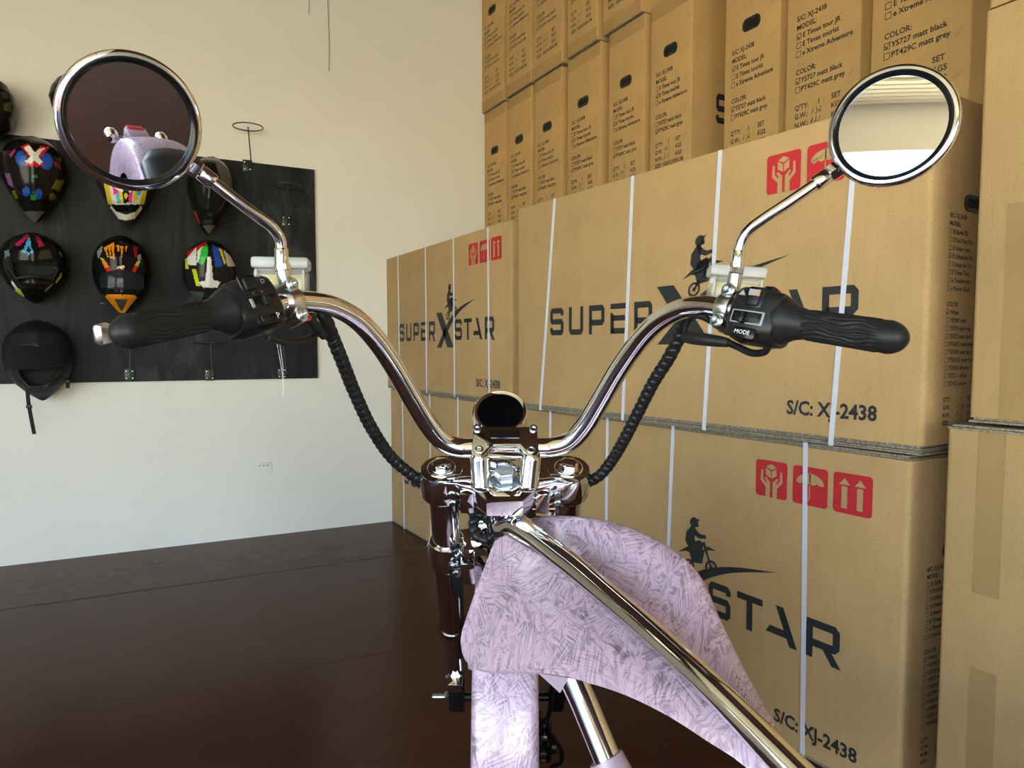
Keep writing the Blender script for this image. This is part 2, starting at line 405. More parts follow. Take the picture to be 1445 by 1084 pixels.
def stroke(pts, t):
    """thick mitred polyline as quads"""
    n = len(pts); L_, R_ = [], []
    for k in range(n):
        a = V(pts[max(k - 1, 0)]); b = V(pts[k]); c = V(pts[min(k + 1, n - 1)])
        d0 = (b - a) if k else (c - b); d1 = (c - b) if k < n - 1 else (b - a); d0 = d0.normalized(); d1 = d1.normalized()
        m_ = V((-(d0.y + d1.y), d0.x + d1.x)).normalized(); h = t / 2 / max(.5, m_.dot(V((-d0.y, d0.x))))
        L_.append(tuple(b + m_ * h)); R_.append(tuple(b - m_ * h))
    return [[L_[k], R_[k], R_[k + 1], L_[k + 1]] for k in range(n - 1)]
_P = [(.11, 0), (.11, .90), (.82, .90), (.89, .83), (.89, .47), (.82, .40), (.11, .40)]
LET = {
 'S': stroke([(.89, .72), (.89, .83), (.82, .90), (.18, .90), (.11, .83), (.11, .57), (.18, .50), (.82, .50), (.89, .43), (.89, .17), (.82, .10), (.18, .10), (.11, .17), (.11, .28)], .20),
 'U': stroke([(.11, 1), (.11, .18), (.19, .10), (.81, .10), (.89, .18), (.89, 1)], .20),
 'P': stroke(_P, .20),
 'E': [rect(0, .82, 1, 1), rect(0, .43, .88, .61), [(0, 0), (.21, 0), (.21, .61), (.12, .68), (0, .72)], rect(0, 0, 1, .19)],
 'R': stroke(_P, .20) + [[(.46, .36), (.72, .36), (1.04, -.04), (.78, -.04)]],
 'T': [rect(0, .81, 1, 1), rect(.385, 0, .615, 1)],
 'A': [[(.30, 1), (.55, 1), (1, 0), (.76, 0)], [(0, .20), (.12, .40), (.66, .40), (.74, .20)]],
}
def chamfer(p):
    return p
logo = MB()
LH = 0.097
def put(ch, x, wd, y0=0.268, h=LH):
    for p in LET[ch]: flat([[(x + a * wd, y0 + b * h) for a, b in p]], mb=logo)
for i, ch in enumerate('SUPER'): put(ch, 0.222 + i * 0.113, 0.083)
for ch, x, wd in (('S', 1.005, .085), ('T', 1.112, .088), ('A', 1.212, .098), ('R', 1.335, .095)): put(ch, x, wd)
# the big X with its rising swoosh
flat([[(0.775, .405), (0.845, .405), (0.995, .232), (0.915, .232)]], mb=logo)
sw = spline([(0.780, .232, 0), (0.850, .295, 0), (0.920, .352, 0), (1.00, .397, 0), (1.10, .428, 0), (1.245, .452, 0)], 5)
sw2 = spline([(0.838, .232, 0), (0.888, .282, 0), (0.945, .328, 0), (1.01, .372, 0), (1.10, .412, 0), (1.245, .452, 0)], 5)
for i in range(len(sw) - 1): flat([[sw[i][:2], sw2[i][:2], sw2[i + 1][:2], sw[i + 1][:2]]], mb=logo)
# rider on a dirt bike
U_ = 0.0400
def rp(x, y): return (0.925 + (x * .94 - y * .10) * U_, 0.387 + (y * .80 + x * .22) * U_)
def ringp(cx, cy, r0, r1, n=18):
    out = []
    for i in range(n):
        a, b = 2 * math.pi * i / n, 2 * math.pi * (i + 1) / n
        out.append([rp(cx + r * math.cos(t), cy + r * math.sin(t)) for r, t in ((r0, a), (r1, a), (r1, b), (r0, b))])
    return out
ride = ringp(0, 0, .42, .62) + ringp(2.35, -.1, .42, .62) + [[rp(*p) for p in circ(0, 0, .16, 8)], [rp(*p) for p in circ(2.35, -.1, .16, 8)]]
for k in range(6):
    for cx, cy in ((0, 0), (2.35, -.1)):
        t = k * math.pi / 3; ride.append([rp(cx + .05 * math.sin(t), cy - .05 * math.cos(t)), rp(cx + .5 * math.cos(t), cy + .5 * math.sin(t)), rp(cx - .05 * math.sin(t), cy + .05 * math.cos(t))])
ride += [[rp(*p) for p in q] for q in (
    [(-1.1, 1.25), (-.2, 1.35), (.25, 1.2), (.3, 1.75), (-.1, 1.72)], [(.2, 1.2), (1.5, 1.3), (1.85, 2.05), (1.3, 2.2), (.25, 1.75)],
    [(.4, .3), (1.45, .2), (1.85, 1.45), (.15, 1.35)], [(-.08, .05), (.5, .75), (.6, .45), (.05, -.12)],
    [(1.65, 2.1), (1.9, 2.2), (2.42, -.1), (2.26, -.1)], [(1.75, 1.55), (2.2, 1.75), (3.0, 1.35), (2.3, 1.42), (1.85, 1.25)],
    [(.15, 1.65), (1.0, 1.8), (.85, 2.5), (1.12, 3.3), (.62, 3.65), (.0, 3.1), (-.18, 2.3)],
    [(.62, 3.5), (1.08, 3.25), (1.5, 2.85), (2.05, 2.75), (2.1, 2.45), (1.35, 2.45), (.75, 2.85)],
    [(.2, 1.6), (.65, 2.2), (1.5, 2.3), (1.62, 1.9), (.8, 1.5)], [(1.45, 2.25), (1.66, 1.85), (1.35, .85), (.95, .85)], [(1.0, 1.0), (1.55, .95), (1.55, .75), (1.0, .78)],
    circ(.92, 3.95, .46, 12), [(1.15, 4.25), (1.65, 4.15), (1.25, 3.98)], [(1.0, 3.9), (1.42, 3.75), (1.35, 3.5), (.95, 3.5)], [(.6, 3.5), (.95, 3.35), (1.1, 3.6), (.6, 3.7)])]
flat(ride, mb=logo)
LOGO = mesh_of('logo_print', logo, INK)
SCTXT = text_mesh('stock_code_print', 'S/C: XJ-2438', 0.0480, INK, offset=0.0014)
_w = max(v.co.x for v in SCTXT.vertices)
for v in SCTXT.vertices: v.co.x *= .238 / _w

ICON = {}
def icon(name, fg):
    mb = flat([rrect(0, 0, .100, .096, .009)], 0.0, 0); flat(fg, 0.0004, 1, mb)
    ICON[name] = mesh_of(name, mb, [RED, CARD])
def sx(p): return [(x * .001, y * .001) for x, y in p]
hand = [[(33, 0), (47, 0), (47, 40), (34, 52), (29, 49), (37, 40), (34, 36), (24, 47), (24, 70), (18, 70), (16, 42), (33, 26)]]
hands = [sx(h) for h in hand] + [sx([(102 - x, y) for x, y in hand[0]])]
icon('fragile_hands_print', hands + [sx([(50, 88), (66, 80), (50, 72), (34, 80)]), sx([(33, 77), (48.5, 69), (48.5, 50), (33, 58)]), sx([(67, 77), (51.5, 69), (51.5, 50), (67, 58)])])
umb = [(10, 56)] + [(50 + 40 * math.cos(R(a)), 54 + 26 * math.sin(R(a))) for a in range(180, -1, -15)] + [(80, 52), (70, 57), (60, 51), (50, 56), (40, 51), (30, 57), (20, 51)]
icon('umbrella_print', [sx(umb), sx([(48.5, 82), (51.5, 82), (51.5, 50), (48.5, 50)]), sx([(48, 52), (51, 52), (51, 18), (48, 16)]), sx([(36, 26), (39, 26), (40, 20), (44, 17), (49, 17), (49, 13), (42, 12), (36, 18)])])
icon('this_way_up_print', [sx(rect(22, 12, 37, 64)), sx([(15, 68), (44, 68), (29.5, 84)]), sx(rect(62, 12, 77, 64)), sx([(55, 68), (84, 68), (69.5, 84)])])

def check_frames(rows, s, x=0.0, ticks=()):
    """hollow tick boxes at text rows; ticks are ticked rows"""
    mb = MB(); t = s * 0.10
    for i, y in enumerate(rows):
        flat([rect(x, y, x + s, y + t), rect(x, y + s - t, x + s, y + s), rect(x, y, x + t, y + s), rect(x + s - t, y, x + s, y + s)], mb=mb)
        if i in ticks: flat([[(x + .15 * s, y + .5 * s), (x + .3 * s, y + .6 * s), (x + .45 * s, y + .3 * s), (x + 1.15 * s, y + 1.25 * s), (x + .45 * s, y + .05 * s)]], mb=mb)
    return mb
def scribble(x, y, s, seed):
    rnd = random.Random(seed); mb = MB()
    for k in range(3):
        px = x + k * s * .75; pts = [(px + rnd.uniform(-.1, .5) * s, y + rnd.uniform(0, 1) * s) for _ in range(4)]
        pts[0] = (px + .35 * s, y + s * 1.05); pts[-1] = (px, y)
        for a, b in zip(pts, pts[1:]):
            d = V((b[0] - a[0], b[1] - a[1])); 
            if d.length < 1e-6: continue
            d.normalize(); n = V((-d.y, d.x)) * s * .05
            flat([[(a[0] + n.x, a[1] + n.y), (a[0] - n.x, a[1] - n.y), (b[0] - n.x, b[1] - n.y), (b[0] + n.x, b[1] + n.y)]], mb=mb)
    return mb
def join_meshes(name, parts, m):
    mb = MB()
    for me, x, y in parts:
        if isinstance(me, MB): mb.add([(p.x + x, p.y + y, p.z) for p in me.v], me.f)
        else: mb.add([(q.co.x + x, q.co.y + y, 0) for q in me.vertices], [tuple(p.vertices) for p in me.polygons])
    return mesh_of(name, mb, m)
# side label of the narrow boxes (origin: top-left of the text block)
TS, LN = 0.0235, 0.0290
def narrow_label(variant):
    tx = lambda s: text_mesh('l', s, TS, INK, offset=0.00055, xs=1.0)
    parts = []; y = 0.0; ticks_m, ticks_c = {0: ((0,), (0,)), 1: ((1,), (1,)), 2: ((0,), (1,))}[variant]
    def row(s, x=0.0, gap=LN):
        nonlocal y
        parts.append((tx(s), x, y)); y -= gap
    row('S/C: XJ-2438'); row('MODEL:'); m0 = y
    for s in ('E Times tour JR', 'E Times tourist', 'e Xtreme Adventure'): row(s, 0.026)
    parts.append((check_frames([m0 - .002, m0 - LN - .002, m0 - 2 * LN - .002], .020, 0, ticks_m), 0, 0))
    y -= 0.030; row('COLOR:'); c0 = y
    for s in ('YS727 matt black', 'PT429C matt grey'): row(s, 0.024)
    parts.append((check_frames([c0 - .002, c0 - LN - .002], .020, 0, ticks_c), 0, 0))
    y -= 0.030
    for k, (a, b) in enumerate((("Q'TY:", 'SET'), ('G.W.:', 'KGS'), ('N.W.:', 'KGS'))):
        parts.append((tx(a), 0, y)); parts.append((tx(b), 0.150, y))
        if k == 0: parts.append((tx('1'), 0.095, y))
        else: parts.append((scribble(0.070, y, .020, variant * 10 + k), 0, 0))
        y -= LN
    row('SIZE: 150X32X83CM')
    return join_meshes('label_print', parts, INK)
NLAB = [narrow_label(i) for i in range(3)]
def end_label():
    ts, ln = 0.0135, 0.0172
    tx = lambda s: text_mesh('l', s, ts, INK, offset=0.0004)
    parts = []; y = 0.0
    parts += [(tx('S/C: XJ-2438'), 0, 0), (tx('MODEL:'), 0, -ln)]; y = -2 * ln
    rows = []
    for s in ('El Eagle XS', 'E Fold Fury Pro', 'E Urban road', 'E Urbanized Pro', 'Cruiser de Pro', 'E Times Tour', 'e Transformer', 'e Power Genii'):
        parts.append((tx(s), .0165, y)); rows.append(y - .001); y -= ln
    parts.append((check_frames(rows, .0110, 0, (3,)), 0, 0)); y -= ln
    parts.append((tx('COLOR:'), 0, y)); y -= ln; rows = []
    for s in ('White', 'YS7907 pink', 'YS759 matt grey', 'YS727 matt black', 'PT429C matt grey', 'YS7399 matt blue', 'PT5815C matt green', 'YS7605 chrome', 'YS721-1 white', 'YS7452 purple'):
        parts.append((tx(s), .0165, y)); rows.append(y - .001); y -= ln
    parts.append((check_frames(rows, .0110, 0, (0,)), 0, 0)); y -= ln
    for k, (a, b) in enumerate((('QTY:', 'SET'), ('G.W.:', 'KGS'), ('N.W.:', 'KGS'), ('SIZE:', 'CM'))):
        parts.append((tx(a), 0, y)); parts.append((tx(b), .105, y))
        if k: parts.append((scribble(.06, y, .015, k), 0, 0))
        else: parts.append((tx('1'), .075, y))
        y -= ln
    return join_meshes('label_print', parts, INK)
ELAB = end_label()

# ---------------------------------------------------------------- the big boxes (front face looks along local -Y, length along local +X)
def body_mesh(L, D, H, m, bulge=0.004, bev=0.012, n=10):
    """carton body: bevelled edges and slightly bulged panels"""
    bm = bmesh.new(); bmesh.ops.create_cube(bm, size=1)
    for q in bm.verts: q.co = V(((q.co.x + .5) * L, (q.co.y + .5) * D, (q.co.z + .5) * H))
    vert_edges = [e for e in bm.edges if abs(e.verts[0].co.z - e.verts[1].co.z) > H * .5]
    bmesh.ops.bevel(bm, geom=vert_edges, offset=bev, segments=3, profile=0.5, affect='EDGES')
    me = bpy.data.meshes.new('body'); bm.to_mesh(me); bm.free(); me.materials.append(m); finish(me, 35); return me
def face_rot(side):
    """rotation that lays local XY print on a carton side, reading upright"""
    return {'front': (R(90), 0, 0), 'right': (R(90), 0, R(90)), 'left': (R(90), 0, R(-90))}[side]
BODY = {}
def big_box(a, b, z0, z1, label, straps, sl=1.0, D=0.30, upper=False, fb=.012):
    """a = far front corner (x,y), b = near front corner; carton front looks to the camera side"""
    a, b = V(a), V(b); L = (b - a).length; ang = math.atan2(b.y - a.y, b.x - a.x)
    t = thing('cardboard_box', label, 'box', (a.x, a.y, z0), ang, 'large strapped cartons')
    H = z1 - z0; f = 0.012
    o = share('body', body_mesh(L, D, H - fb - (0 if upper else f), CARD), t, (0, 0, fb)); az = fb - .012
    for zz, nm in ((0.0, 'bottom_flap'), (H - f, 'top_flap')):
        mb = MB()
        if upper and zz > 0: mb.box((.01, .012, H - f - .002), (L - .01, D - .01, H - .004)); obj(nm, mb, CARD, t, 0, world=False); continue
        hh_ = fb if zz == 0 else f; nl = max(2, round(hh_ / .006))
        for k in range(nl):
            mb.box((0.004 + .003 * k, 0.001 + .004 * ((k + 1) % 2), zz + k * hh_ / nl + .0005), (L - .003 - .003 * (k % 2), D - .004, zz + (k + 1) * hh_ / nl - .0005))
        obj(nm, mb, EDGE, t, 0, world=False)
    for s0, s1 in straps:
        mb = MB(); wd, th = 0.0065, 0.0022
        path = [(s1, D * .5, -.0002), (s1, -.002, -.0002), (s1, -th, .010), (s1 * .5 + s0 * .5, -th * .8, H * .5), (s0, -th, H - .010), (s0, -.002, H + .0005), (s0, D * .5, H + .0005)]
        vs = []; fs = []
        for i, (x, y, z) in enumerate(path):
            vs += [(x - wd, y, z), (x + wd, y, z), (x + wd, y + .0016, z), (x - wd, y + .0016, z)]
        for i in range(len(path) - 1):
            for j in range(4): fs.append((i * 4 + j, i * 4 + (j + 1) % 4, (i + 1) * 4 + (j + 1) % 4, (i + 1) * 4 + j))
        mb.add(vs, fs); obj('strap', mb, STRAP, t, 0, world=False)
    k = L / 1.585 * sl; e = -0.0009
    share('logo', LOGO, t, (0, e, az), face_rot('front'), (k, 1, 1))
    share('stock_code', SCTXT, t, (1.244 * k, e, .058 + az), face_rot('front'), (k, 1, 1))
    for nm, x in (('fragile_hands_print', 1.168), ('umbrella_print', 1.285), ('this_way_up_print', 1.400)):
        share('shipping_symbol', ICON[nm], t, (x * k, e, .600 * (H - az) / .745 + az), face_rot('front'), (k, 1, 1))
    sl_ = share('side_label', ELAB, t, (L + .0006, .075, H * .667), face_rot('right')); sl_['kind'] = 'stuff'
    mb = MB(); hh = rrect(-.05, -.018, .05, .018, .017)
    mb.prism(hh, lambda x, y: (L - .002, .182 + x, H * .715 + y), lambda x, y: (L + .003, .182 + x, H * .715 + y))
    ho = obj('hand_hole', mb, HOLE, t, 30, world=False)
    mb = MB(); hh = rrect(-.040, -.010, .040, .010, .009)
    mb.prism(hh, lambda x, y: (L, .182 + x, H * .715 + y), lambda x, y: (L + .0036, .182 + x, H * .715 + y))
    obj('opening', mb, HOLE_SHADE, ho, 0, world=False)  # solid dark plate, the hole's inner shade as colour
    return t
big_box((1.430, 4.160), (1.452, 2.655), 0.0, 0.800, 'lower kraft carton in the far corner against the cream wall', [(.20, .21), (.60, .60), (.945, .94), (1.31, 1.31)])
big_box((1.412, 4.160), (1.432, 2.655), 0.803, 1.553, 'upper kraft carton in the corner showing its complete rider logo', [(.20, .21), (.60, .605), (.945, .95), (1.30, 1.31)], upper=True, fb=.015)
big_box((1.460, 2.575), (1.505, 0.972), 0.0, 0.800, 'lower kraft carton directly behind the motorcycle tank', [(.178, .17), (.535, .53), (.86, .83), (1.335, 1.35)])
big_box((1.380, 2.510), (1.500, 0.945), 0.803, 1.566, 'large kraft carton behind the right grip, on top of another', [(.245, .16), (.655, .62), (1.003, .963), (1.40, 1.357)], upper=True, fb=.021)

# ---------------------------------------------------------------- narrow boxes standing end-on above
ND, NH = 1.50, 0.815
def narrow_body(Wd): return body_mesh(Wd, ND, NH - .008, CARD2, bev=.006)
SLOGO = LOGO
def narrow_box(y0, y1, z0, variant, label, dx=0.0, lean=0.0, tape_top=True, tape_bot=False, dz=0.0):
    """front face looks along -X of the room; y0 far edge, y1 near edge"""
    Wd = y0 - y1
    t = thing('cardboard_box', label, 'box', (2.05 + dx, y0, z0), R(-90) + lean, 'narrow cartons stacked on edge')
    share('body', narrow_body(Wd), t, (0, 0, .004))
    for zz, nm in ((0, 'bottom_flap'), (NH - .004, 'top_flap')):
        obj(nm, MB().box((.003, .003, zz), (Wd - .003, ND - .003, zz + .004)), EDGE, t, 0, world=False)
    k = Wd / 0.30; e = -0.0008
    lb = share('label', NLAB[variant], t, (.045 * k, e, NH - .335 + dz), face_rot('front'), (k, 1, 1))
    mb = MB().prism(rrect(-.048, -.023, .048, .023, .021), lambda x, y: (Wd * .5 + x * k, -.003, NH - .25 + dz + y), lambda x, y: (Wd * .5 + x * k, .002, NH - .25 + dz + y))
    h = obj('hand_hole', mb, HOLE, t, 30, world=False)
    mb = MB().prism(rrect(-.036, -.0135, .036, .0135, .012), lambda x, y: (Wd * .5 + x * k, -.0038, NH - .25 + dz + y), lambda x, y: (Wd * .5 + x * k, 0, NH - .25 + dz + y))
    obj('opening', mb, HOLE_SHADE, h, 0, world=False)  # not cut through: a raised plate coloured as the shade in the hole
    if tape_top: obj('tape', MB().box((.002, -.0010, NH - .062), (Wd - .002, -.0004, NH - .004)), TAPE, t, 0, world=False)
    if tape_bot: obj('tape', MB().box((.002, -.0010, .004), (Wd - .002, -.0004, .062)), TAPE, t, 0, world=False)
    # staple dents along the near edge
    mb = MB()
    for i in range(6):
        for d in (0, .008):
            z = .11 + i * .115; mb.add([(Wd - .045 + d, -.0006, z), (Wd - .043 + d, -.0006, z), (Wd - .025 + d, -.0006, z + .020), (Wd - .027 + d, -.0006, z + .020)], [(0, 1, 2, 3)])
    st_ = obj('staple_marks', mb, EDGE, t, 0, world=False); st_['kind'] = 'stuff'
    lb['kind'] = 'stuff'
    share('side_logo', SLOGO, t, (Wd + .0012, -.08, -.037), face_rot('right'), (.95, 1.22, 1))
    return t
ZN = 1.660
low = [(4.150, 3.868, 1, 'against the cream wall, lower row', 0), (3.842, 3.568, 1, 'second from the cream wall, lower row', 0), (3.535, 3.262, 1, 'third from the cream wall, lower row', 0),
       (3.205, 2.915, 1, 'fourth from the cream wall, lower row', 0), (2.850, 2.590, 1, 'fifth from the cream wall, lower row', 0), (2.548, 2.292, 1, 'right beside a dark gap showing part of a logo', 0),
       (2.112, 1.852, 0, 'right of the dark gap with a logo letter', 0), (1.822, 1.535, 0, 'above the red fragile symbol', .0), (1.500, 1.200, 0, 'behind the right mirror, rightmost of the narrow ones', 0)]
for (y0, y1, v, s, dx), dz in zip(low, (0, -.01, -.02, .01, 0, .035, -.025, -.015, -.015)): narrow_box(y0, y1, ZN, v, 'narrow brown carton ' + s, dx, dz=dz)
upr = [(4.160, 3.872, 1, 'uppermost narrow brown carton touching the cream wall'), (3.835, 3.545, 1, 'second narrow brown carton of the top row from the wall'), (3.535, 3.235, 1, 'third narrow brown carton of the top row from the wall'),
       (3.185, 2.925, 1, 'fourth narrow brown carton of the top row from the wall'), (2.885, 2.600, 1, 'last narrow brown carton of the top row, cut by the frame')]
for i, (y0, y1, v, s) in enumerate(upr): narrow_box(y0, y1, ZN + NH + .004, v, s, -.012 - .004 * (i % 2), 0, True, True)

# ---------------------------------------------------------------- cartons at the right edge of the frame
def right_box(a, b, z0, z1, label, marks, edges=(1, 1)):
    a, b = V(a), V(b); L = (b - a).length; ang = math.atan2(b.y - a.y, b.x - a.x); H = z1 - z0
    t = thing('cardboard_box', label, 'box', (a.x, a.y, z0), ang, 'plain taped cartons at the right')
    lo_, hi_ = (.010 if edges[0] else .0012), (.010 if edges[1] else .0012)
    share('body', body_mesh(L, .36, H - lo_ - hi_, CARD, bev=.008), t, (0, 0, lo_))
    for k_, (zz, nm) in enumerate(((0.0, 'bottom_flap'), (H - .010, 'top_flap'))):
        mb = MB()
        if not edges[k_]: mb.box((.01, .01, 0 if k_ == 0 else H - .003), (L - .01, .35, .003 if k_ == 0 else H)); obj(nm, mb, CARD, t, 0, world=False); continue
        for k in range(2): mb.box((.002 + .006 * k, -.003 + .006 * k, zz + .005 * k + .0004), (L - .004, .355, zz + .005 * k + .0046))
        obj(nm, mb, EDGE, t, 0, world=False)
    for x0, z_0, z_1 in marks:
        obj('tape', MB().box((x0, -.0012, z_0), (x0 + .050, -.0005, z_1)), TAPE, t, 0, world=False)
    return t, H
rl, Hl = right_box((1.478, .880), (1.518, -.40), 0.0, 0.880, 'taped carton at the lower right edge of the frame', [(.060, .55, .878), (.062, .0, .40)])
o = share('logo', mesh_of('logo_print', flat([[(a * .085, b * LH) for a, b in p] for p in LET['S']]), INKG), rl, (.158, -.0008, .560), face_rot('front'), (.60, .40, 1))
gear = [((.062 if i % 2 else .070) * math.cos(2 * math.pi * i / 48), (.062 if i % 2 else .070) * math.sin(2 * math.pi * i / 48)) for i in range(48)]
mb = flat([gear]); flat([circ(0, 0, .030, 20)], .0004, 1, mb)
share('gear_print', mesh_of('gear_print', mb, [INKG, CARD]), rl, (.232, -.0008, .375), face_rot('front'))
ru, Hu = right_box((1.500, .852), (1.530, -.40), 0.885, 1.681, 'taped carton at the right edge, stacked above another taped one', [(.055, .0, .42)], (1, 0))
rt_, Ht = right_box((1.502, .848), (1.530, -.40), 1.683, 2.49, 'topmost carton at the right edge with a printed tick box', [], (0, 1))
share('tick_box_print', mesh_of('tick_box_print', check_frames([0], .030), INK), rt_, (.090, -.0008, .022), face_rot('front'))
share('tick_box_text', text_mesh('t', 'White', .034, INK, offset=.0004), rt_, (.130, -.0008, .024), face_rot('front'))

# ---------------------------------------------------------------- helmet board on the back wall
p0 = ony(0, 190, YB); p1 = ony(445, 240, YB); p2 = ony(445, 534, YB)
BX0, BX1, BZ0, BZ1 = -1.05, (p1.x + p2.x) / 2, .868, 2.02
bd = obj('display_board', MB().box((BX0, YB - .022, BZ0), (BX1, YB - .001, BZ1), bev=.002), BOARD, None, 0)
bd['label'] = 'black stained plywood board on the cream wall holding helmets'; bd['category'] = 'board'
YF = YB - .022
def helmet_hook(u, v_ring, v_base, label, ringw=38):
    b = ony(u - 1, v_base, YF - .001); top = ony(u, v_ring, YB - .12)
    t = thing('helmet_hook', label, 'hook', b, 0, 'wire helmet hooks')
    obj('base_plate', MB().box(b + V((-.024, -.006, -.030)), b + V((.024, 0, .030)), bev=.002), WIRE, t)
    for dx in (-.014, .014):
        for dz in (-.018, .018): obj('screw', MB().lathe([(.0045, 0), (.004, .003), (.001, .004)], b + V((dx, -.006, dz)), (0, -1, 0), 8), ZINC, t)
    obj('stem', MB().tube([b + V((0, -.004, 0)), b + V((0, -.10, 0)), b + V((0, -.118, .010)), V((top.x, top.y, top.z))], .0030, 8), WIRE, t)
    rr = ringw / F_PX * 4.0 / 2
    mb = MB(); n = 28
    pts = [top + V((rr * math.cos(2 * math.pi * i / n), rr * math.sin(2 * math.pi * i / n), 0)) for i in range(n + 1)]
    mb.tube(pts, .0030, 8, cap=False); obj('ring', mb, WIRE, t)
helmet_hook(350, 179, 234, 'empty wire helmet hook with ring standing above the board top')
helmet_hook(297, 484, 529, 'empty wire helmet hook below the switch housing, bottom of the board')
helmet_hook(405, 262, 312, 'empty wire helmet hook on the dark board beside the left reservoir')
helmet_hook(184, 486, 529, 'wire helmet hook half hidden behind the left grip')
helmet_hook(399, 486, 527, 'wire helmet hook at the lower right corner of the board')

SH_FULL = [(-1, .0), (-.97, .10), (-.9, .22), (-.75, .46), (-.5, .76), (-.2, .95), (.1, 1.0), (.4, .96), (.65, .82), (.82, .60), (.93, .36), (.985, .16), (1, 0)]
SH_BOW = [(-1, .0), (-.96, .10), (-.85, .25), (-.62, .46), (-.35, .72), (0, .93), (.25, 1.0), (.5, .92), (.72, .74), (.88, .48), (.97, .22), (1, 0)]
SH_ROUND = [(-1, .0), (-.97, .25), (-.88, .48), (-.65, .74), (-.3, .95), (.05, 1.0), (.4, .93), (.7, .72), (.88, .46), (.97, .22), (1, 0)]
FRONT = [(-1, .25), (-.8, .75), (-.5, .95), (-.2, .92), (.1, .95), (.4, .98), (.7, .82), (.9, .45), (1, 0)]
def helmet(u0, v0, u1, v1, label, prof, paint, basec, mat_=None, opening=None, roll=0, peak=None, goggles=None, strap=None, yoff=.112, extras=None):
    c = ony((u0 + u1) / 2, (v0 + v1) / 2, YF - yoff); d = (c - CAM).dot(FW)
    hw = (u1 - u0) / 2 / F_PX * d * 0.95; hh = (v1 - v0) / 2 / F_PX * d
    vd = V((CAM.x - c.x, CAM.y - c.y, 0)).normalized()                 # helmets look out of the wall towards the room
    ex = V((-vd.y, vd.x, 0)) * -1
    if ex.dot(RT) < 0: ex = -ex
    cr, sr = math.cos(R(roll)), math.sin(R(roll))
    dep = .135
    def pt(x, y, z):
        xx, zz = x * cr - z * sr * hh / hw, z * cr + x * sr * hw / hh
        return c + ex * (xx * hw) + vd * (y * dep) + V((0, 0, zz * hh))
    uc, vc, du, dv = (u0 + u1) / 2, (v0 + v1) / 2, (u1 - u0) / 2, (v1 - v0) / 2
    def norm(p):                                                        # front-view position on the helmet, -1..1
        q = p - CAM; dd = q.dot(FW); return ((CX + F_PX * q.dot(RT) / dd - uc) / du, (vc - (CY - F_PX * q.dot(UP) / dd)) / dv)
    t = thing('motocross_helmet', label, 'helmet', V((c.x, c.y, c.z - hh)), 0, 'helmets on the display board')
    NZ, NP = 110, 190; vs = []; uv = []
    for i in range(NZ + 1):
        z = -math.cos(math.pi * i / NZ); wv = max(lerp_tab(prof, z), .004); fr = lerp_tab(FRONT, z)
        for j in range(NP):
            ph = 2 * math.pi * j / NP; x = math.sin(ph) * wv; cy = math.cos(ph)
            y = cy * (fr if cy > 0 else .80) * min(1, wv * 1.6)
            if cy > 0: y += .06 * math.exp(-(x / .12) ** 2) * wv                     # centre ridge
            if opening and cy > 0 and inpoly(*norm(pt(x, y, z)), opening): y *= .25
            vs.append(pt(x, y, z)); uv.append((*norm(vs[-1]), cy))
    fs = []; fc = []; fm = []
    for i in range(NZ):
        for j in range(NP):
            k = (j + 1) % NP; f = (i * NP + j, i * NP + k, (i + 1) * NP + k, (i + 1) * NP + j); fs.append(f)
            q = [uv[a] for a in f]; cx = sum(a[0] for a in q) / 4; cz = sum(a[1] for a in q) / 4; cyy = sum(a[2] for a in q) / 4
            cc = basec; inside = 0
            if cyy > -.15:
                for poly, pc in paint:
                    if inpoly(cx, cz, poly): cc = pc
                if opening and inpoly(cx, cz, opening): cc = (.004, .004, .005); inside = 1
            fc.append(cc); fm.append(inside)
    mb = MB().add(vs, fs); mb.mi = fm
    o = obj('shell', mb, [mat_ or PAINT, FOAM], t, 60, recalc=False); me = o.data
    me.polygons.foreach_set('use_smooth', [True] * len(me.polygons))
    at_ = me.color_attributes.new('paint', 'FLOAT_COLOR', 'CORNER')
    dat = []
    for p, cc in zip(me.polygons, fc): dat += [*cc, 1.0] * p.loop_total
    at_.data.foreach_set('color', dat)
    if opening:
        n = len(opening); mb = MB(); ring = []
        for x, z in opening:
            wv = lerp_tab(prof, z); s_ = min(.98, abs(x) / max(wv, .01)); y = math.sqrt(1 - s_ * s_) * lerp_tab(FRONT, z) * min(1, wv * 1.6)
            ring.append(pt(x, y + .02, z))
        mb.tube(ring + [ring[0]], .007, 8, cap=False); obj('trim', mb, RUBBER, t)
    if goggles:
        g = MB(); rings = []
        for k in range(15):
            x = -1 + 2 * k / 14; xx = x * goggles[2]
            yy = .98 * math.sqrt(max(0, 1 - (xx * .85) ** 2)) + goggles[3] if len(goggles) > 3 else .98 * math.sqrt(max(0, 1 - (xx * .85) ** 2))
            hgt = goggles[1] * (1 - .35 * x * x) ; zc = goggles[0] - .05 * x * x
            rings.append([pt(xx, yy, zc + hgt), pt(xx, yy + .05, zc), pt(xx, yy, zc - hgt), pt(xx, yy - .2, zc)])
        g.rings(rings); go = obj('goggles', g, VISOR, t, 50)
    if peak:
        pz, ph_, pw, tilt, pcol, pm = peak
        g = MB(); rings = []; NW = 14
        for k in range(7):                       # from brow outwards and down
            s_ = k / 6; row = []; row2 = []
            for j in range(NW + 1):
                x = -1 + 2 * j / NW; wv = pw * (1 - .22 * s_ * s_)
                y = .92 * math.sqrt(max(.05, 1 - (x * wv) ** 2)) + tilt * s_ + .10 * (1 - x * x) * s_
                z = pz - ph_ * s_ * (1 - .18 * x * x) - .05 * x * x
                row.append(pt(x * wv, y, z)); row2.append(pt(x * wv, y - .05, z - .015))
            rings.append(row + row2[::-1])
        g.rings(rings); po_ = obj('peak', g, pm or PAINT, t, 50)
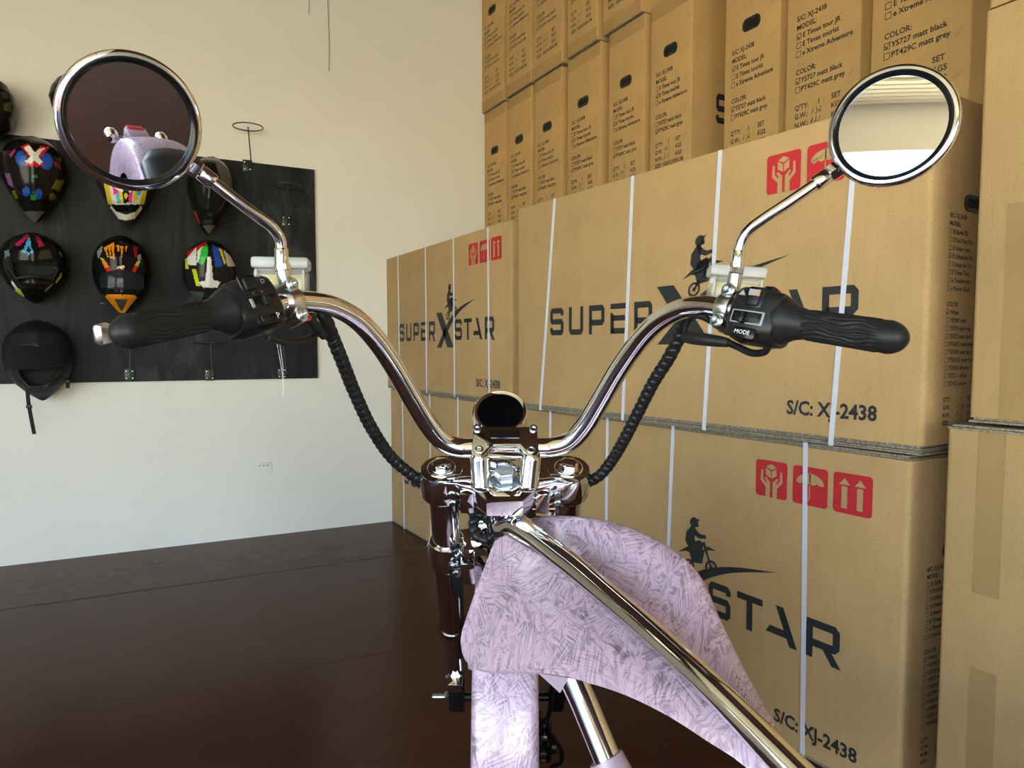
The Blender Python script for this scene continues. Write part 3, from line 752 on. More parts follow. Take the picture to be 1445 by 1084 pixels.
        a2 = po_.data.color_attributes.new('paint', 'FLOAT_COLOR', 'CORNER'); dd = []
        for p in po_.data.polygons:
            cen = p.center + V(t.location); lx, lz = norm(cen); cc = pcol
            for poly, pc in paint:
                if inpoly(lx, lz, poly): cc = pc
            dd += [*cc, 1.0] * p.loop_total
        a2.data.foreach_set('color', dd)
    if strap:
        for q in strap:
            pts = spline([pt(*a) for a in q], 4); mb = MB(); rings = []
            for p in pts: rings.append([p + ex * .008 + vd * .0015, p - ex * .008 + vd * .0015, p - ex * .008 - vd * .0015, p + ex * .008 - vd * .0015])
            mb.rings(rings); so = obj('chin_strap', mb, FOAM, t, 40)
            mid = pts[len(pts) // 2]
            obj('buckle', MB().box(mid + V((-.012, -.004, -.007)), mid + V((.012, .004, .007)), bev=.002), BLACK, so)
    return t, pt
BLK = (.008, .007, .007); WH = (.72, .72, .70); YE = (.75, .55, .02); OR = (.75, .27, .01); RD = (.55, .015, .015); BL = (.02, .07, .40); GR = (.03, .50, .05); PK = (.72, .05, .30); LB = (.05, .35, .72); MG = (.22, .08, .22); OL = (.15, .13, .02); CY_ = (.08, .42, .62); DG = (.035, .035, .035)
def cz(x, z, r, n=10): return [(x + r * math.cos(2 * math.pi * i / n), z + r * 1.0 * math.sin(2 * math.pi * i / n)) for i in range(n)]
# X-marked helmet
helmet(4, 193, 92, 314, 'glossy black helmet with a white X on its crown, upper left of the board', SH_BOW, [
    (cz(-.42, .50, .18), BL), (cz(.40, .42, .2), BL), ([(-.42, .78), (-.18, .84), (.30, .36), (.08, .28)], RD), ([(.50, .76), (.22, .80), (-.32, .34), (-.06, .30)], RD),
    ([(-.34, .74), (-.16, .80), (.28, .42), (.16, .34)], WH), ([(.36, .74), (.16, .72), (-.30, .42), (-.12, .36)], WH),
    (cz(-.25, -.28, .12), BL), (cz(.14, -.34, .13), BL), ([(-.12, -.36), (.1, -.34), (.05, -.48), (-.1, -.48)], (.02, .22, .08)), ([(-.95, .16), (-.78, .14), (-.66, -.18), (-.82, -.12)], MG),
    ([(.72, 0), (.98, -.02), (.8, -.28), (.56, -.2)], OL), ([(.5, -.35), (.62, -.3), (.72, -.45), (.5, -.5)], OL), ([(-.72, -.28), (-.6, -.26), (-.5, -.45), (-.62, -.44)], OL), ([(.58, .45), (.82, .40), (.9, .2), (.7, .3)], (.18, .01, .015)), ([(-.8, .6), (-.62, .72), (-.6, .66), (-.76, .5)], (.35, .03, .12)),
    ([(-.05, .1), (.1, .12), (.12, .04), (-.08, .04)], (.02, .2, .08)), ([(-.35, -.74), (.35, -.74), (.05, -1), (-.05, -1)], (.10, .09, .085))], BLK,
    strap=None)
# striped multicolour helmet under the left mirror
helmet(137, 208, 219, 320, 'helmet painted in yellow, pink and blue stripes below the left mirror', SH_BOW, [
    ([(-1, .9), (1, .9), (.62, -.44), (-.62, -.44)], WH), ([(-1, .9), (-.82, .9), (-.46, -.44), (-.60, -.44)], YE), ([(.8, .9), (1, .9), (.60, -.44), (.46, -.44)], YE),
    ([(-.7, .9), (-.4, .9), (-.18, -.4), (-.3, -.4)], CY_), ([(-.4, .9), (-.2, .9), (-.06, -.4), (-.2, -.4)], YE), ([(-.55, .3), (-.32, .4), (-.25, -.15), (-.42, -.2)], PK), ([(.15, .9), (.35, .9), (.2, -.4), (.08, -.4)], PK),
    ([(.35, .9), (.6, .9), (.42, -.3), (.22, -.4)], (.55, .50, .08)), ([(-.2, .9), (.15, .9), (.1, -.1), (-.14, -.1)], CY_), (cz(0, .0, .14), (.02, .05, .08)), ([(-.14, -.1), (.12, -.1), (.07, -.4), (-.08, -.4)], BLK),
    (cz(-.01, -.22, .07), YE), ([(.5, .3), (.66, .4), (.5, -.2), (.36, -.2)], LB), ([(-.4, .08), (-.12, -.05), (-.12, -.15), (-.4, -.02)], WH), ([(.36, .08), (.1, -.05), (.1, -.15), (.36, -.02)], WH),
    ([(-.6, -.44), (.6, -.44), (.35, -.62), (-.35, -.62)], (.006, .006, .006)), ([(-.52, -.46), (-.34, -.62), (0, -.70), (.34, -.62), (.52, -.46), (.55, -.56), (.3, -.80), (0, -.84), (-.34, -.80), (-.56, -.56)], WH),
    ([(.3, -.64), (.45, -.56), (.4, -.72), (.3, -.78)], YE)], (.03, .02, .02))
# dark helmet behind the mirror stem
helmet(263, 221, 329, 332, 'glossy black helmet with red chin marks behind the left mirror stem', SH_BOW, [
    ([(.2, .9), (.9, .7), (1, .1), (.7, .0)], (.085, .08, .06)), ([(-.75, -.40), (-.6, -.38), (-.42, -.70), (-.55, -.72)], RD), ([(.5, -.5), (.62, -.5), (.5, -.68), (.4, -.66)], (.25, .01, .015)), ([(-.32, -.74), (.28, -.74), (0, -1)], (.12, .115, .09)),
    ([(-.1, -.44), (.12, -.42), (.1, -.52), (-.14, -.50)], (.01, .07, .03)), ([(-.3, -.62), (.1, -.6), (.1, -.7), (-.3, -.7)], (.04, .04, .04))], (.010, .010, .009), roll=-6)
# open-faced helmet, blue mark
helmet(4, 329, 92, 428, 'open-faced black helmet with a light blue emblem and yellow chin flash', SH_FULL, [
    ([(-.65, .66), (-.22, .98), (-.12, .92), (-.48, .62)], (.40, .015, .08)), ([(.02, .95), (.16, .9), (.34, .64), (.16, .60)], (.40, .015, .08)),
    ([(-.20, .86), (-.12, .86), (-.10, .60), (.0, .46), (-.08, .42), (-.2, .55), (-.3, .42), (-.42, .48), (-.32, .56)], (.06, .32, .62)),
    ([(-.26, .5), (-.18, .62), (-.08, .5), (-.18, .38)], BLK), ([(-.28, .50), (-.18, .42), (-.08, .50), (-.18, .34)], (.06, .32, .62)),
    ([(.2, .5), (.5, .55), (.6, .28), (.1, .24)], (.045, .04, .025)), ([(-.95, .5), (-.8, .52), (-.78, .22), (-.93, .28)], (.12, .18, .25)), ([(.78, .5), (.88, .44), (.92, .3), (.86, .32)], OL),
    ([(-.74, -.4), (-.7, -.36), (-.5, -.60), (-.56, -.66)], WH), ([(-.62, -.64), (-.46, -.58), (-.3, -.82), (-.4, -.8)], (.62, .58, .02)), ([(.34, -.62), (.62, -.42), (.6, -.48), (.36, -.70)], (.2, .12, .13)), ([(.68, -.4), (.9, -.1), (.88, -.25), (.72, -.44)], (.35, .32, .02))], BLK,
    opening=[(-.72, .20), (.62, .14), (.66, -.05), (.52, -.34), (-.05, -.28), (-.5, -.36), (-.68, -.05)])
# orange helmet with goggles
helmet(133, 333, 211, 443, 'black and orange helmet wearing dark goggles with an orange chin guard', SH_FULL, [
    ([(-.66, .70), (-.28, .84), (-.28, .40), (-.52, .46)], OR), ([(-.55, .62), (-.5, .7), (-.42, .48), (-.46, .44)], BLK), ([(-.42, .66), (-.38, .74), (-.33, .45), (-.38, .44)], BLK), ([(-.2, .76), (-.1, .76), (-.1, .6), (-.14, .6)], OR), ([(-.06, .74), (.06, .74), (0, .42)], OR), ([(.1, .74), (.2, .74), (.14, .56)], OR),
    ([(-.80, .46), (-.68, .42), (-.5, .22), (-.62, .2)], (.5, .6, .05)), ([(-.7, .28), (-.52, .3), (-.34, .05), (-.52, .05)], RD), ([(-.76, .40), (-.62, .38), (-.46, .18), (-.62, .2)], OR),
    ([(.68, .38), (.56, .36), (.44, .2), (.58, .2)], (.5, .6, .05)), ([(.6, .26), (.46, .24), (.30, .02), (.46, .02)], RD), ([(.40, .72), (.58, .72), (.52, .44), (.46, .46)], (.30, .01, .01)), ([(-.16, .22), (.12, .24), (.1, .17), (-.2, .17)], WH), ([(-.12, .18), (-.06, .18), (-.1, .06), (-.16, .06)], RD), ([(.0, .18), (.06, .18), (.04, .06), (-.02, .06)], OR),
    ([(-.55, -.50), (.45, -.52), (.55, -.58), (.1, -.98), (-.1, -.98), (-.6, -.58)], OR), ([(-.28, -.62), (.22, -.62), (.0, -.96)], (.05, .045, .04)), ([(-.9, .6), (-.7, .76), (-.72, .6), (-.86, .4)], (.25, .25, .24)), ([(.56, .5), (.68, .54), (.7, .4), (.58, .38)], (.3, .3, .3))], BLK,
    goggles=(-.18, .24, .72, .06), strap=[[(-.62, .5, -.55), (-.66, .4, -.75), (-.64, .35, -1.0)]])
# tri-colour helmet seen from the top
helmet(258, 339, 333, 431, 'white, green and blue helmet beside the left switch housing', SH_ROUND, [
    ([(-.9, .6), (-.1, 1), (-.1, .86), (-.75, .42)], RD), ([(-.9, .4), (-.5, .78), (-.48, .22), (-.88, .26)], WH), ([(-.46, .66), (-.26, .82), (-.34, .36), (-.46, .3)], WH), ([(-.3, .76), (-.04, .92), (-.08, .5), (-.26, .24), (-.42, .30)], GR),
    ([(.08, .90), (.36, .76), (.5, .2), (.24, .16)], BL), ([(.34, .78), (.46, .72), (.62, .3), (.56, .26)], YE), ([(.52, .72), (.8, .5), (.98, .2), (.68, .2)], (.55, .5, .48)),
    ([(-.06, .5), (.06, .5), (.14, -.22), (.42, -.28), (.3, -.46), (-.24, -.46), (-.42, -.28), (-.16, -.24)], WH), ([(-.92, .44), (-.84, .42), (-.78, .12), (-.9, .1)], (.55, .62, .02)), ([(-.66, .1), (-.5, .1), (-.36, -.4), (-.5, -.4)], (.55, .62, .02)), ([(-.1, .92), (.06, .92), (.0, .55)], BLK),
    ([(-.75, -.55), (-.2, -.6), (-.3, -.95), (-.7, -.9)], (.06, .075, .065))], (.015, .013, .015), roll=-4)
# matte black helmet, strap hanging
helmet(10, 452, 100, 566, 'matte black helmet with peak and a hanging chin strap, overlapping the lower board edge', SH_FULL, [], (.012, .013, .016), MATTE,
    opening=[(-.62, -.18), (.55, -.06), (.62, -.22), (.12, -.62), (-.34, -.62), (-.58, -.36)],
    peak=(.45, .62, .86, .55, (.012, .013, .016), MATTE), roll=3,
    strap=[[(-.40, .4, -.72), (-.40, .4, -1.1), (-.34, .4, -1.78)], [(.66, .3, -.4), (.74, .3, -.55), (.72, .3, -.72)]])
helmet(-52, 108, 19, 194, 'dark helmet above the board at the left frame edge', SH_ROUND, [([(.6, .1), (.95, .2), (.9, -.2), (.6, -.1)], (.10, .09, .035)), ([(.5, .5), (.8, .5), (.9, .25), (.6, .3)], (.05, .05, .045))], (.012, .012, .012))
helmet(74, 104, 160, 206, 'black helmet with a red stripe mostly hidden behind the left mirror', SH_BOW, [([(-.75, -.3), (-.55, -.28), (-.35, -.68), (-.5, -.7)], RD), ([(-.95, .4), (-.6, .6), (-.6, .1), (-.95, .0)], (.03, .035, .03))], (.012, .013, .012))

# two thin wires hanging down the wall and small wall marks
for u, v, lab in ((436, 20, 'thin dark wire hanging from above, left of the longer one'), (464, 100, 'longer thin dark wire hanging down the cream wall')):
    b = ony(u, v, YB - .01)
    o = obj('hanging_wire', MB().tube(spline([b, b + V((.004, 0, .2)), b + V((-.003, 0, .6)), V((b.x, b.y, ZC - .01))], 4), .0013, 6), WIRE, None)
    o['label'] = lab; o['category'] = 'wire'
b = ony(372, 660, YB); t = thing('wall_outlet', 'small white cover plate low on the cream wall', 'outlet', b)
obj('cover_plate', MB().box(b + V((-.045, -.006, -.028)), b + V((.045, 0, .028)), bev=.002), WALL, t)
for dx in (-.02, .0, .02): obj('screw', MB().lathe([(.004, 0), (.003, .002)], b + V((dx, -.006, .012)), (0, -1, 0), 8), INKG, t)

# ---------------------------------------------------------------- the motorcycle
bike = thing('motorcycle', 'pink chopper-style electric motorcycle with chrome high handlebar and round mirrors', 'motorcycle', (.53, .25, 0))
FH = V((math.sin(YAW), math.cos(YAW), 0))
ftop, fbot = at(622, 690, 1.10), at(641, 1000, 1.42)
EX = RT.copy(); EZ = (ftop - fbot); EZ = (EZ - EX * EZ.dot(EX)).normalized(); EY = EZ.cross(EX)
O = at(712.5, 676, 1.085)
def sp(x, y, z): return O + EX * x + EY * y + EZ * z
SM = Matrix((EX, EY, EZ)).transposed().to_4x4(); SM.translation = O
def part(name, mb, m, parent=bike, smooth=40, label=None): return obj(name, mb, m, parent, smooth, label=label)
FX, FY = .0955, .022                                       # fork positions in the yoke
def hexnut(mb, c, ax, r, h, n=6, ref=None):
    mb.lathe([(r * .93, 0), (r, h * .08), (r, h * .85), (r * .86, h)], c, ax, n, ref=ref); return mb
# --- fork legs
for sgn in (-1, 1):
    x = sgn * FX
    fk = part('fork_leg', MB().lathe([(.0215, -.372), (.0230, -.366), (.0230, -.16), (.0225, -.155), (.0225, .004)], sp(x, FY, 0), EZ, 32), SMOKE)
    part('stanchion', MB().lathe([(.0150, -.520), (.0150, -.370)], sp(x, FY, 0), EZ, 24), CHROME, fk)
    part('seal_ring', MB().lathe([(.0245, -.375), (.0255, -.370), (.0245, -.362)], sp(x, FY, 0), EZ, 28), SMOKE, fk)
    mb = MB().box((x - .015, FY - .026, -.590), (x + .015, FY + .016, -.512), M=SM, bev=.004)
    part('axle_block', mb, GLOSSB, fk)
    mb = MB().box((x - .014, FY - .030, -.520), (x + .014, FY + .010, -.496), M=SM, bev=.003); part('pinch_clamp', mb, CHROME, fk)
    mb = hexnut(MB(), sp(x + sgn * .014, FY - .008, -.565), EX * sgn, .011, .010); mb.lathe([(.0055, .010), (.0055, .032), (.004, .034)], sp(x + sgn * .014, FY - .008, -.565), EX * sgn, 12)
    part('axle_nut', mb, ZINC, fk)
    part('pinch_bolt', hexnut(MB(), sp(x + sgn * .014, FY - .006, -.508), EX * sgn, .006, .006), ZINC, fk)
# --- top yoke
def yoke(z0, z1, name, out, mat_, cx=0, parent=bike):
    bm = bmesh.new(); vsl = [bm.verts.new(V((x, y, z0))) for x, y in out]; f = bm.faces.new(vsl)
    r_ = bmesh.ops.extrude_face_region(bm, geom=[f]); bmesh.ops.translate(bm, verts=[q for q in r_['geom'] if isinstance(q, bmesh.types.BMVert)], vec=(0, 0, z1 - z0))
    bmesh.ops.recalc_face_normals(bm, faces=bm.faces[:])
    ed = [e for e in bm.edges if abs(e.verts[0].co.z - e.verts[1].co.z) < 1e-6]
    bmesh.ops.bevel(bm, geom=ed, offset=.0028, segments=2, profile=.6, affect='EDGES')
    bm.verts.index_update(); mb = MB().add([SM @ q.co for q in bm.verts], [[q.index for q in f.verts] for f in bm.faces]); bm.free()
    return part(name, mb, mat_, parent, 30)
def arc(cx, cy, r, a0, a1, n=8): return [(cx + r * math.cos(R(a0 + (a1 - a0) * i / n)), cy + r * math.sin(R(a0 + (a1 - a0) * i / n))) for i in range(n + 1)]
top = arc(FX, FY, .033, -70, 100) + [(.055, .072), (.030, .078), (-.030, .078), (-.055, .072)] + arc(-FX, FY, .033, 80, 250) + [(-.072, -.012), (-.040, -.030), (-.026, -.048), (.026, -.048), (.040, -.030), (.072, -.012)]
yk = yoke(-.030, .0, 'top_yoke', top, CHROME)
for sgn in (-1, 1):
    x = sgn * FX
    part('clamp_collar', MB().lathe([(.0270, -.052), (.0335, -.044), (.0345, -.030), (.0340, -.006), (.031, .001), (.024, .0025)], sp(x, FY, 0), EZ, 36), CHROME, yk)
    cap = part('fork_cap', hexnut(MB().lathe([(.0215, .001), (.0215, .0040), (.0200, .0052), (.0165, .0052), (.0165, .0068), (.012, .0068)], sp(x, FY, 0), EZ, 36), sp(x, FY, .0066), EZ, .0140, .0075, ref=EX), CHROME, yk)
    mb = MB().box((x - sgn * .040 - .010, FY - .052, -.042), (x - sgn * .040 + .010, FY - .020, -.003), M=SM, bev=.002); part('pinch_lug', mb, CHROME, yk)
    for dz in (-.012, -.030): part('pinch_bolt', hexnut(MB(), sp(x - sgn * .018, FY - .040, dz), (sp(0, -1, 0) - O) * 1.0, .0052, .004), ZINC, yk)
part('stem_boss', MB().lathe([(.036, -.034), (.036, -.004), (.031, .0015), (.022, .003)], sp(0, -.008, 0), EZ, 8, ref=EX + EY * .42), CHROME, yk)
wsh = MB().lathe([(.020, .002), (.020, .005), (.012, .005)], sp(0, -.008, 0), EZ, 28); hexnut(wsh, sp(0, -.008, .005), EZ, .0165, .019, ref=EX + EY * .2)
part('stem_nut', wsh, ZINC, yk)
part('steering_stem', MB().lathe([(.0270, -.175), (.0290, -.168), (.0290, -.050), (.0320, -.044), (.0320, -.032)], sp(0, -.006, 0), EZ, 32), CHROME)
# --- lower yoke
low_o = arc(FX, FY, .031, -70, 100) + [(.03, .066), (-.03, .066)] + arc(-FX, FY, .031, 80, 250) + [(-.06, -.004), (-.03, -.034), (.03, -.034), (.06, -.004)]
ly = yoke(-.185, -.158, 'lower_yoke', low_o, CHROME)
for sgn in (-1, 1):
    x = sgn * FX
    part('clamp_collar', MB().lathe([(.0250, -.205), (.0300, -.198), (.0325, -.185), (.0320, -.160), (.0285, -.152), (.0285, -.147), (.0240, -.144)], sp(x, FY, 0), EZ, 36), CHROME, ly)
    mb = MB().box((x - sgn * .036 - .011, FY - .050, -.198), (x - sgn * .036 + .011, FY - .018, -.152), M=SM, bev=.002); part('pinch_lug', mb, CHROME, ly)
    for dz in (-.168, -.184): part('pinch_bolt', hexnut(MB(), sp(x - sgn * .016, FY - .036, dz), -EY, .0050, .005), ZINC, ly)
# --- headlight seen past the fork
hl = part('headlight', MB().lathe([(.012, -.055), (.034, -.045), (.048, -.020), (.052, .010), (.052, .030), (.047, .033)], sp(-.004, .085, -.130), FH * .98 - V((0, 0, .2)), 36), CHROME)
part('lens', MB().lathe([(.046, .030), (.030, .036), (.001, .038)], sp(-.004, .085, -.130), FH * .98 - V((0, 0, .2)), 32), CLEAR, hl)
part('bracket', MB().box((-.06, .040, -.150), (.06, .050, -.120), M=SM, bev=.003), CHROME, hl)
# --- riser posts, bar clamp with name plate, handlebar
RX = .0365
rs = []
for sgn in (-1, 1):
    b0 = sp(sgn * .0345, -.012, .0); b1 = at(713.5 + sgn * 36.5, 645, 1.058)
    p_ = part('riser', MB().lathe([(.0160, 0), (.0160, .003), (.0145, .005), (.0145, (b1 - b0).length), (.012, (b1 - b0).length + .004)], b0, b1 - b0, 28), CHROME); rs.append((b0, b1))
bc = at(713, 633, 1.078)                                  # handlebar axis at the clamp
NUP = (V((0, 0, 1)) * math.cos(R(50)) - FH * math.sin(R(50))).normalized(); NF = NUP.cross(EX) * -1
if NF.dot(FH) < 0: NF = -NF
CM = Matrix((EX, NF, NUP)).transposed().to_4x4(); CM.translation = bc
def prism_m(M_, poly, z0, z1, bev=.0018):
    bm = bmesh.new(); f = bm.faces.new([bm.verts.new(V((x, y, z0))) for x, y in poly])
    r_ = bmesh.ops.extrude_face_region(bm, geom=[f]); bmesh.ops.translate(bm, verts=[q for q in r_['geom'] if isinstance(q, bmesh.types.BMVert)], vec=(0, 0, z1 - z0))
    bmesh.ops.recalc_face_normals(bm, faces=bm.faces[:])
    if bev: bmesh.ops.bevel(bm, geom=bm.edges[:], offset=bev, segments=2, profile=.6, affect='EDGES')
    bm.verts.index_update(); mb = MB().add([M_ @ q.co for q in bm.verts], [[q.index for q in f.verts] for f in bm.faces]); bm.free(); return mb
cap_poly = [(-.047, .026), (.047, .026), (.048, -.004)] + arc(.0375, -.014, .0115, 0, -120, 5) + [(.017, -.006), (-.017, -.006)] + arc(-.0375, -.014, .0115, -60, -180, 5) + [(-.048, -.004)]
ck = part('bar_clamp', prism_m(CM, cap_poly, -.004, .019), CHROME)
for s_ in (-1, 1): part('clamp_base', prism_m(CM, [(s_ * .026, .022), (s_ * .047, .022), (s_ * .047, -.020), (s_ * .026, -.022)], -.024, -.005), CHROME, ck)
part('lower_bridge', prism_m(CM, [(-.028, -.016), (.028, -.016), (.026, -.0225), (-.026, -.0225)], .006, .014, .001), CHROME, ck)
for x, y in ((-.0375, -.014), (.0375, -.014), (-.0415, .0225), (.0415, .0225)):
    mb = MB().lathe([(.0062, 0), (.0062, .0020), (.0056, .0024), (.0038, .0024), (.0036, -.002), (.001, -.002)], CM @ V((x, y, .0185)), NUP, 20); part('clamp_bolt', mb, ZINC, ck)
part('name_plate', prism_m(CM, rrect(-.0215, .006, .0215, .018, .0015), .019, .0205, 0), GLOSSB, ck)
tm = text_mesh('name_plate_text', 'MangoSteen', .0085, BRONZE, 'CENTER')
tw = max(v.co.x for v in tm.vertices) * 2
for v in tm.vertices: v.co = (CM @ V((v.co.x * .038 / tw, v.co.y + .0092, .0209))) - bike.location
o = bpy.data.objects.new('name_lettering', tm); col.objects.link(o); o.parent = bike
o.parent = ck
# speedometer
SN = (V((0, 0, 1)) * math.cos(R(46)) - FH * math.sin(R(46))).normalized()
SO = at(706, 582, 1.105)
gz = part('speedometer', MB().lathe([(.022, -.062), (.034, -.055), (.0410, -.035), (.0422, -.006), (.0418, .001), (.0392, .0038), (.0350, .0015)], SO, SN, 48), CHROME)
part('display', MB().lathe([(.0350, .0005), (.0346, .0020), (.020, .0028), (.001, .0030)], SO, SN, 48), SCREEN, gz)
part('mount', prism_m(CM, [(-.030, .020), (.030, .020), (.022, .060), (-.022, .060)], -.034, -.022), CHROME, gz)
# handlebar
BLp = [(713, 632, 1.082), (676, 632, 1.082), (648, 631.5, 1.082), (625, 622, 1.076), (604, 598, 1.062), (582, 562, 1.040), (556, 517, 1.010), (530, 479, .978), (501, 449, .942), (466, 431, .902), (428, 425.5, .866), (392, 429, .836), (345, 437, .808), (300, 443.5, .785), (170, 471, .702)]
BRp = [(713, 632, 1.082), (752, 632, 1.082), (780, 631, 1.082), (805, 622, 1.076), (826, 600, 1.062), (848, 564, 1.040), (874, 520, 1.010), (902, 481, .978), (930, 453, .942), (962, 436, .905), (998, 431.5, .868), (1030, 437, .840), (1070, 445, .818), (1115, 455, .796), (1270, 478.5, .715)]
wp = [at(*p) for p in BLp[::-1]] + [at(*p) for p in BRp[1:]]
path = spline(wp, 10)
def bar_r(p):
    u = abs((p - O).dot(EX)); return lerp_tab([(0, .0148), (.10, .0150), (.17, .0140), (.24, .0122), (.30, .0112), (1, .0108)], u)
part('handlebar', MB().tube(path, [bar_r(p) for p in path], 28), CHROME)

# --- grips, switch housings, brake masters, mirrors
def gframe(p_in, p_out):
    g = (p_out - p_in).normalized(); q = -FW - g * (-FW).dot(g); q.normalize(); w_ = q.cross(g)
    if w_.z < 0: w_ = -w_
    return g, q, w_
def frame_m(o, a, b, c): M_ = Matrix((a, b, c)).transposed().to_4x4(); M_.translation = o; return M_
def grip(p_in, p_out):
    g, q, w_ = gframe(p_in, p_out); L = (p_out - p_in).length
    prof = [(.0245, -.004), (.0255, .001), (.0240, .006), (.0185, .016), (.0162, .026)]
    rings = []; n = 132
    def ring(r, h, amp=0):
        out = []
        for j in range(n):
            th = 2 * math.pi * j / n
            rr = r + amp * math.sin(th * 22 + 2.2 * math.sin(h * 120 + th * 2) + 1.0 * math.sin(h * 210 - th * 3))
            out.append(p_in + g * h + (q * math.cos(th) + w_ * math.sin(th)) * rr)
        return out
    for r, h in prof: rings.append(ring(r, h))
    K = 46
    for k in range(K + 1):
        h = .028 + (L - .058) * k / K; e = min(1, k / 2, (K - k) / 2)
        rings.append(ring(.0160 + .0004 * k / K, h, .00075 * e))
    for k in range(1, 9):
        a = k / 8 * math.pi / 2; rings.append(ring(max(.0172 * math.cos(a), .0006), L - .026 + .022 * math.sin(a)))
    return part('grip', MB().rings(rings), RUBBER, smooth=60)
LG = (at(322, 440, .795), at(149, 474.5, .690)); RG = (at(1105, 453.5, .800), at(1289, 481, .705))
grip(*LG); grip(*RG)
def housing(p_in, side):
    """switch cube just inside the grip; local x = along the bar inwards, y = towards the rider, z = up"""
    G = LG if side < 0 else RG
    g, q, w_ = gframe(*G); M_ = frame_m(G[0] - g * .002, -g, q, w_)
    rings = []
    for h, r in ((-.003, .0275), (.000, .0292), (.006, .0300), (.010, .0312), (.044, .0318), (.049, .0300), (.052, .0268)):
        ring = []
        for j in range(40):
            th = 2 * math.pi * j / 40; c_, s_ = math.cos(th), math.sin(th)
            k = (abs(c_) ** 3.6 + abs(s_) ** 3.6) ** (-1 / 3.6)
            ring.append(M_ @ V((h, c_ * k * r * .90 - .002, s_ * k * r * .97)))
        rings.append(ring)
    sw = part('switch_housing', MB().rings(rings), BLACK, smooth=35)
    yf = .0268
    def bx(name, lo, hi, m_, bev=.0012): return part(name, MB().box(lo, hi, M=M_, bev=bev), m_, sw, 35)
    # upper rocker in its bezel, middle slider, lower push button
    if side < 0:
        bx('rocker_bezel', (.008, yf - .004, .007), (.030, yf - .0005, .0285), GLOSSB, .003); bx('rocker_switch', (.011, yf - .003, .010), (.026, yf + .0035, .0245), BLACK, .0025)
        bx('slider_bezel', (.007, yf - .004, -.013), (.044, yf + .0002, .003), GLOSSB, .002); bx('slider_knob', (.024, yf - .002, -.011), (.032, yf + .0065, .001), BLACK, .002); bx('slider_grip', (.009, yf - .001, -.010), (.013, yf + .0015, .0005), GREYP, .0008)
        bx('push_button', (.010, yf - .012, -.0310), (.046, yf - .001, -.0175), GLOSSB, .005); bx('button_pad', (.014, yf - .004, -.0285), (.025, yf + .0012, -.0195), BLACK, .003)
        marks = [('P', .0095, (.036, -.0270), WHITEP), ('D', .0075, (.0360, .0150), GREYP), ('D', .0060, (.0345, .0225), GREYP), ('<', .0065, (.019, .0035), GREYP), ('>', .0065, (.030, .0035), GREYP)]
    else:
        bx('rocker_bezel', (.014, yf - .004, .004), (.034, yf - .0002, .0280), GLOSSB, .003); rk = bx('rocker_switch', (.017, yf - .003, .006), (.031, yf + .0035, .0240), BLACK, .0025)
        part('mark', MB().box((.0175, yf + .0030, .0165), (.0305, yf + .0039, .0235), M=M_), GREYP, sw, 0); part('run_mark', MB().box((.0178, yf + .0034, .0172), (.0215, yf + .0042, .0205), M=M_), ORANGE, sw, 0)
        bx('slider_bezel', (.007, yf - .004, -.0150), (.046, yf + .0002, .001), GREYP, .002); bx('slider_recess', (.009, yf - .002, -.0135), (.044, yf + .0006, -.0010), GLOSSB, .001)
        bx('slider_track', (.012, yf - .001, -.0115), (.041, yf + .0014, -.0030), BLACK, .001); bx('slider_knob', (.026, yf - .002, -.0150), (.034, yf + .0085, -.0030), GLOSSB, .002)
        bx('mode_button', (.010, yf - .012, -.0320), (.040, yf + .0008, -.0175), GLOSSB, .005); bx('start_button', (.012, -.006, .0285), (.026, .012, .0345), GLOSSB, .003)
        marks = [('MODE', .0066, (.0350, -.0268), WHITEP)]
        part('mark', MB().prism([(.036, .0165), (.044, .0165), (.040, .0225)], lambda x, y: M_ @ V((x, yf - .002, y)), lambda x, y: M_ @ V((x, yf + .0004, y))), GREYP, sw, 0)
    for s_, size, (x, z), m_ in marks:
        tmx = text_mesh('marking', s_, size, m_)
        for v in tmx.vertices:
            xx = x - v.co.x if side > 0 else x + v.co.x - .004
            if side < 0: xx = x + v.co.x - .004
            v.co = (M_ @ V((xx, yf + .0017, z + v.co.y))) - bike.location
        o = bpy.data.objects.new('marking', tmx); col.objects.link(o); o.parent = sw
    return M_, sw
ML_, _ = housing(LG[0], -1); MR_, _ = housing(RG[0], 1)

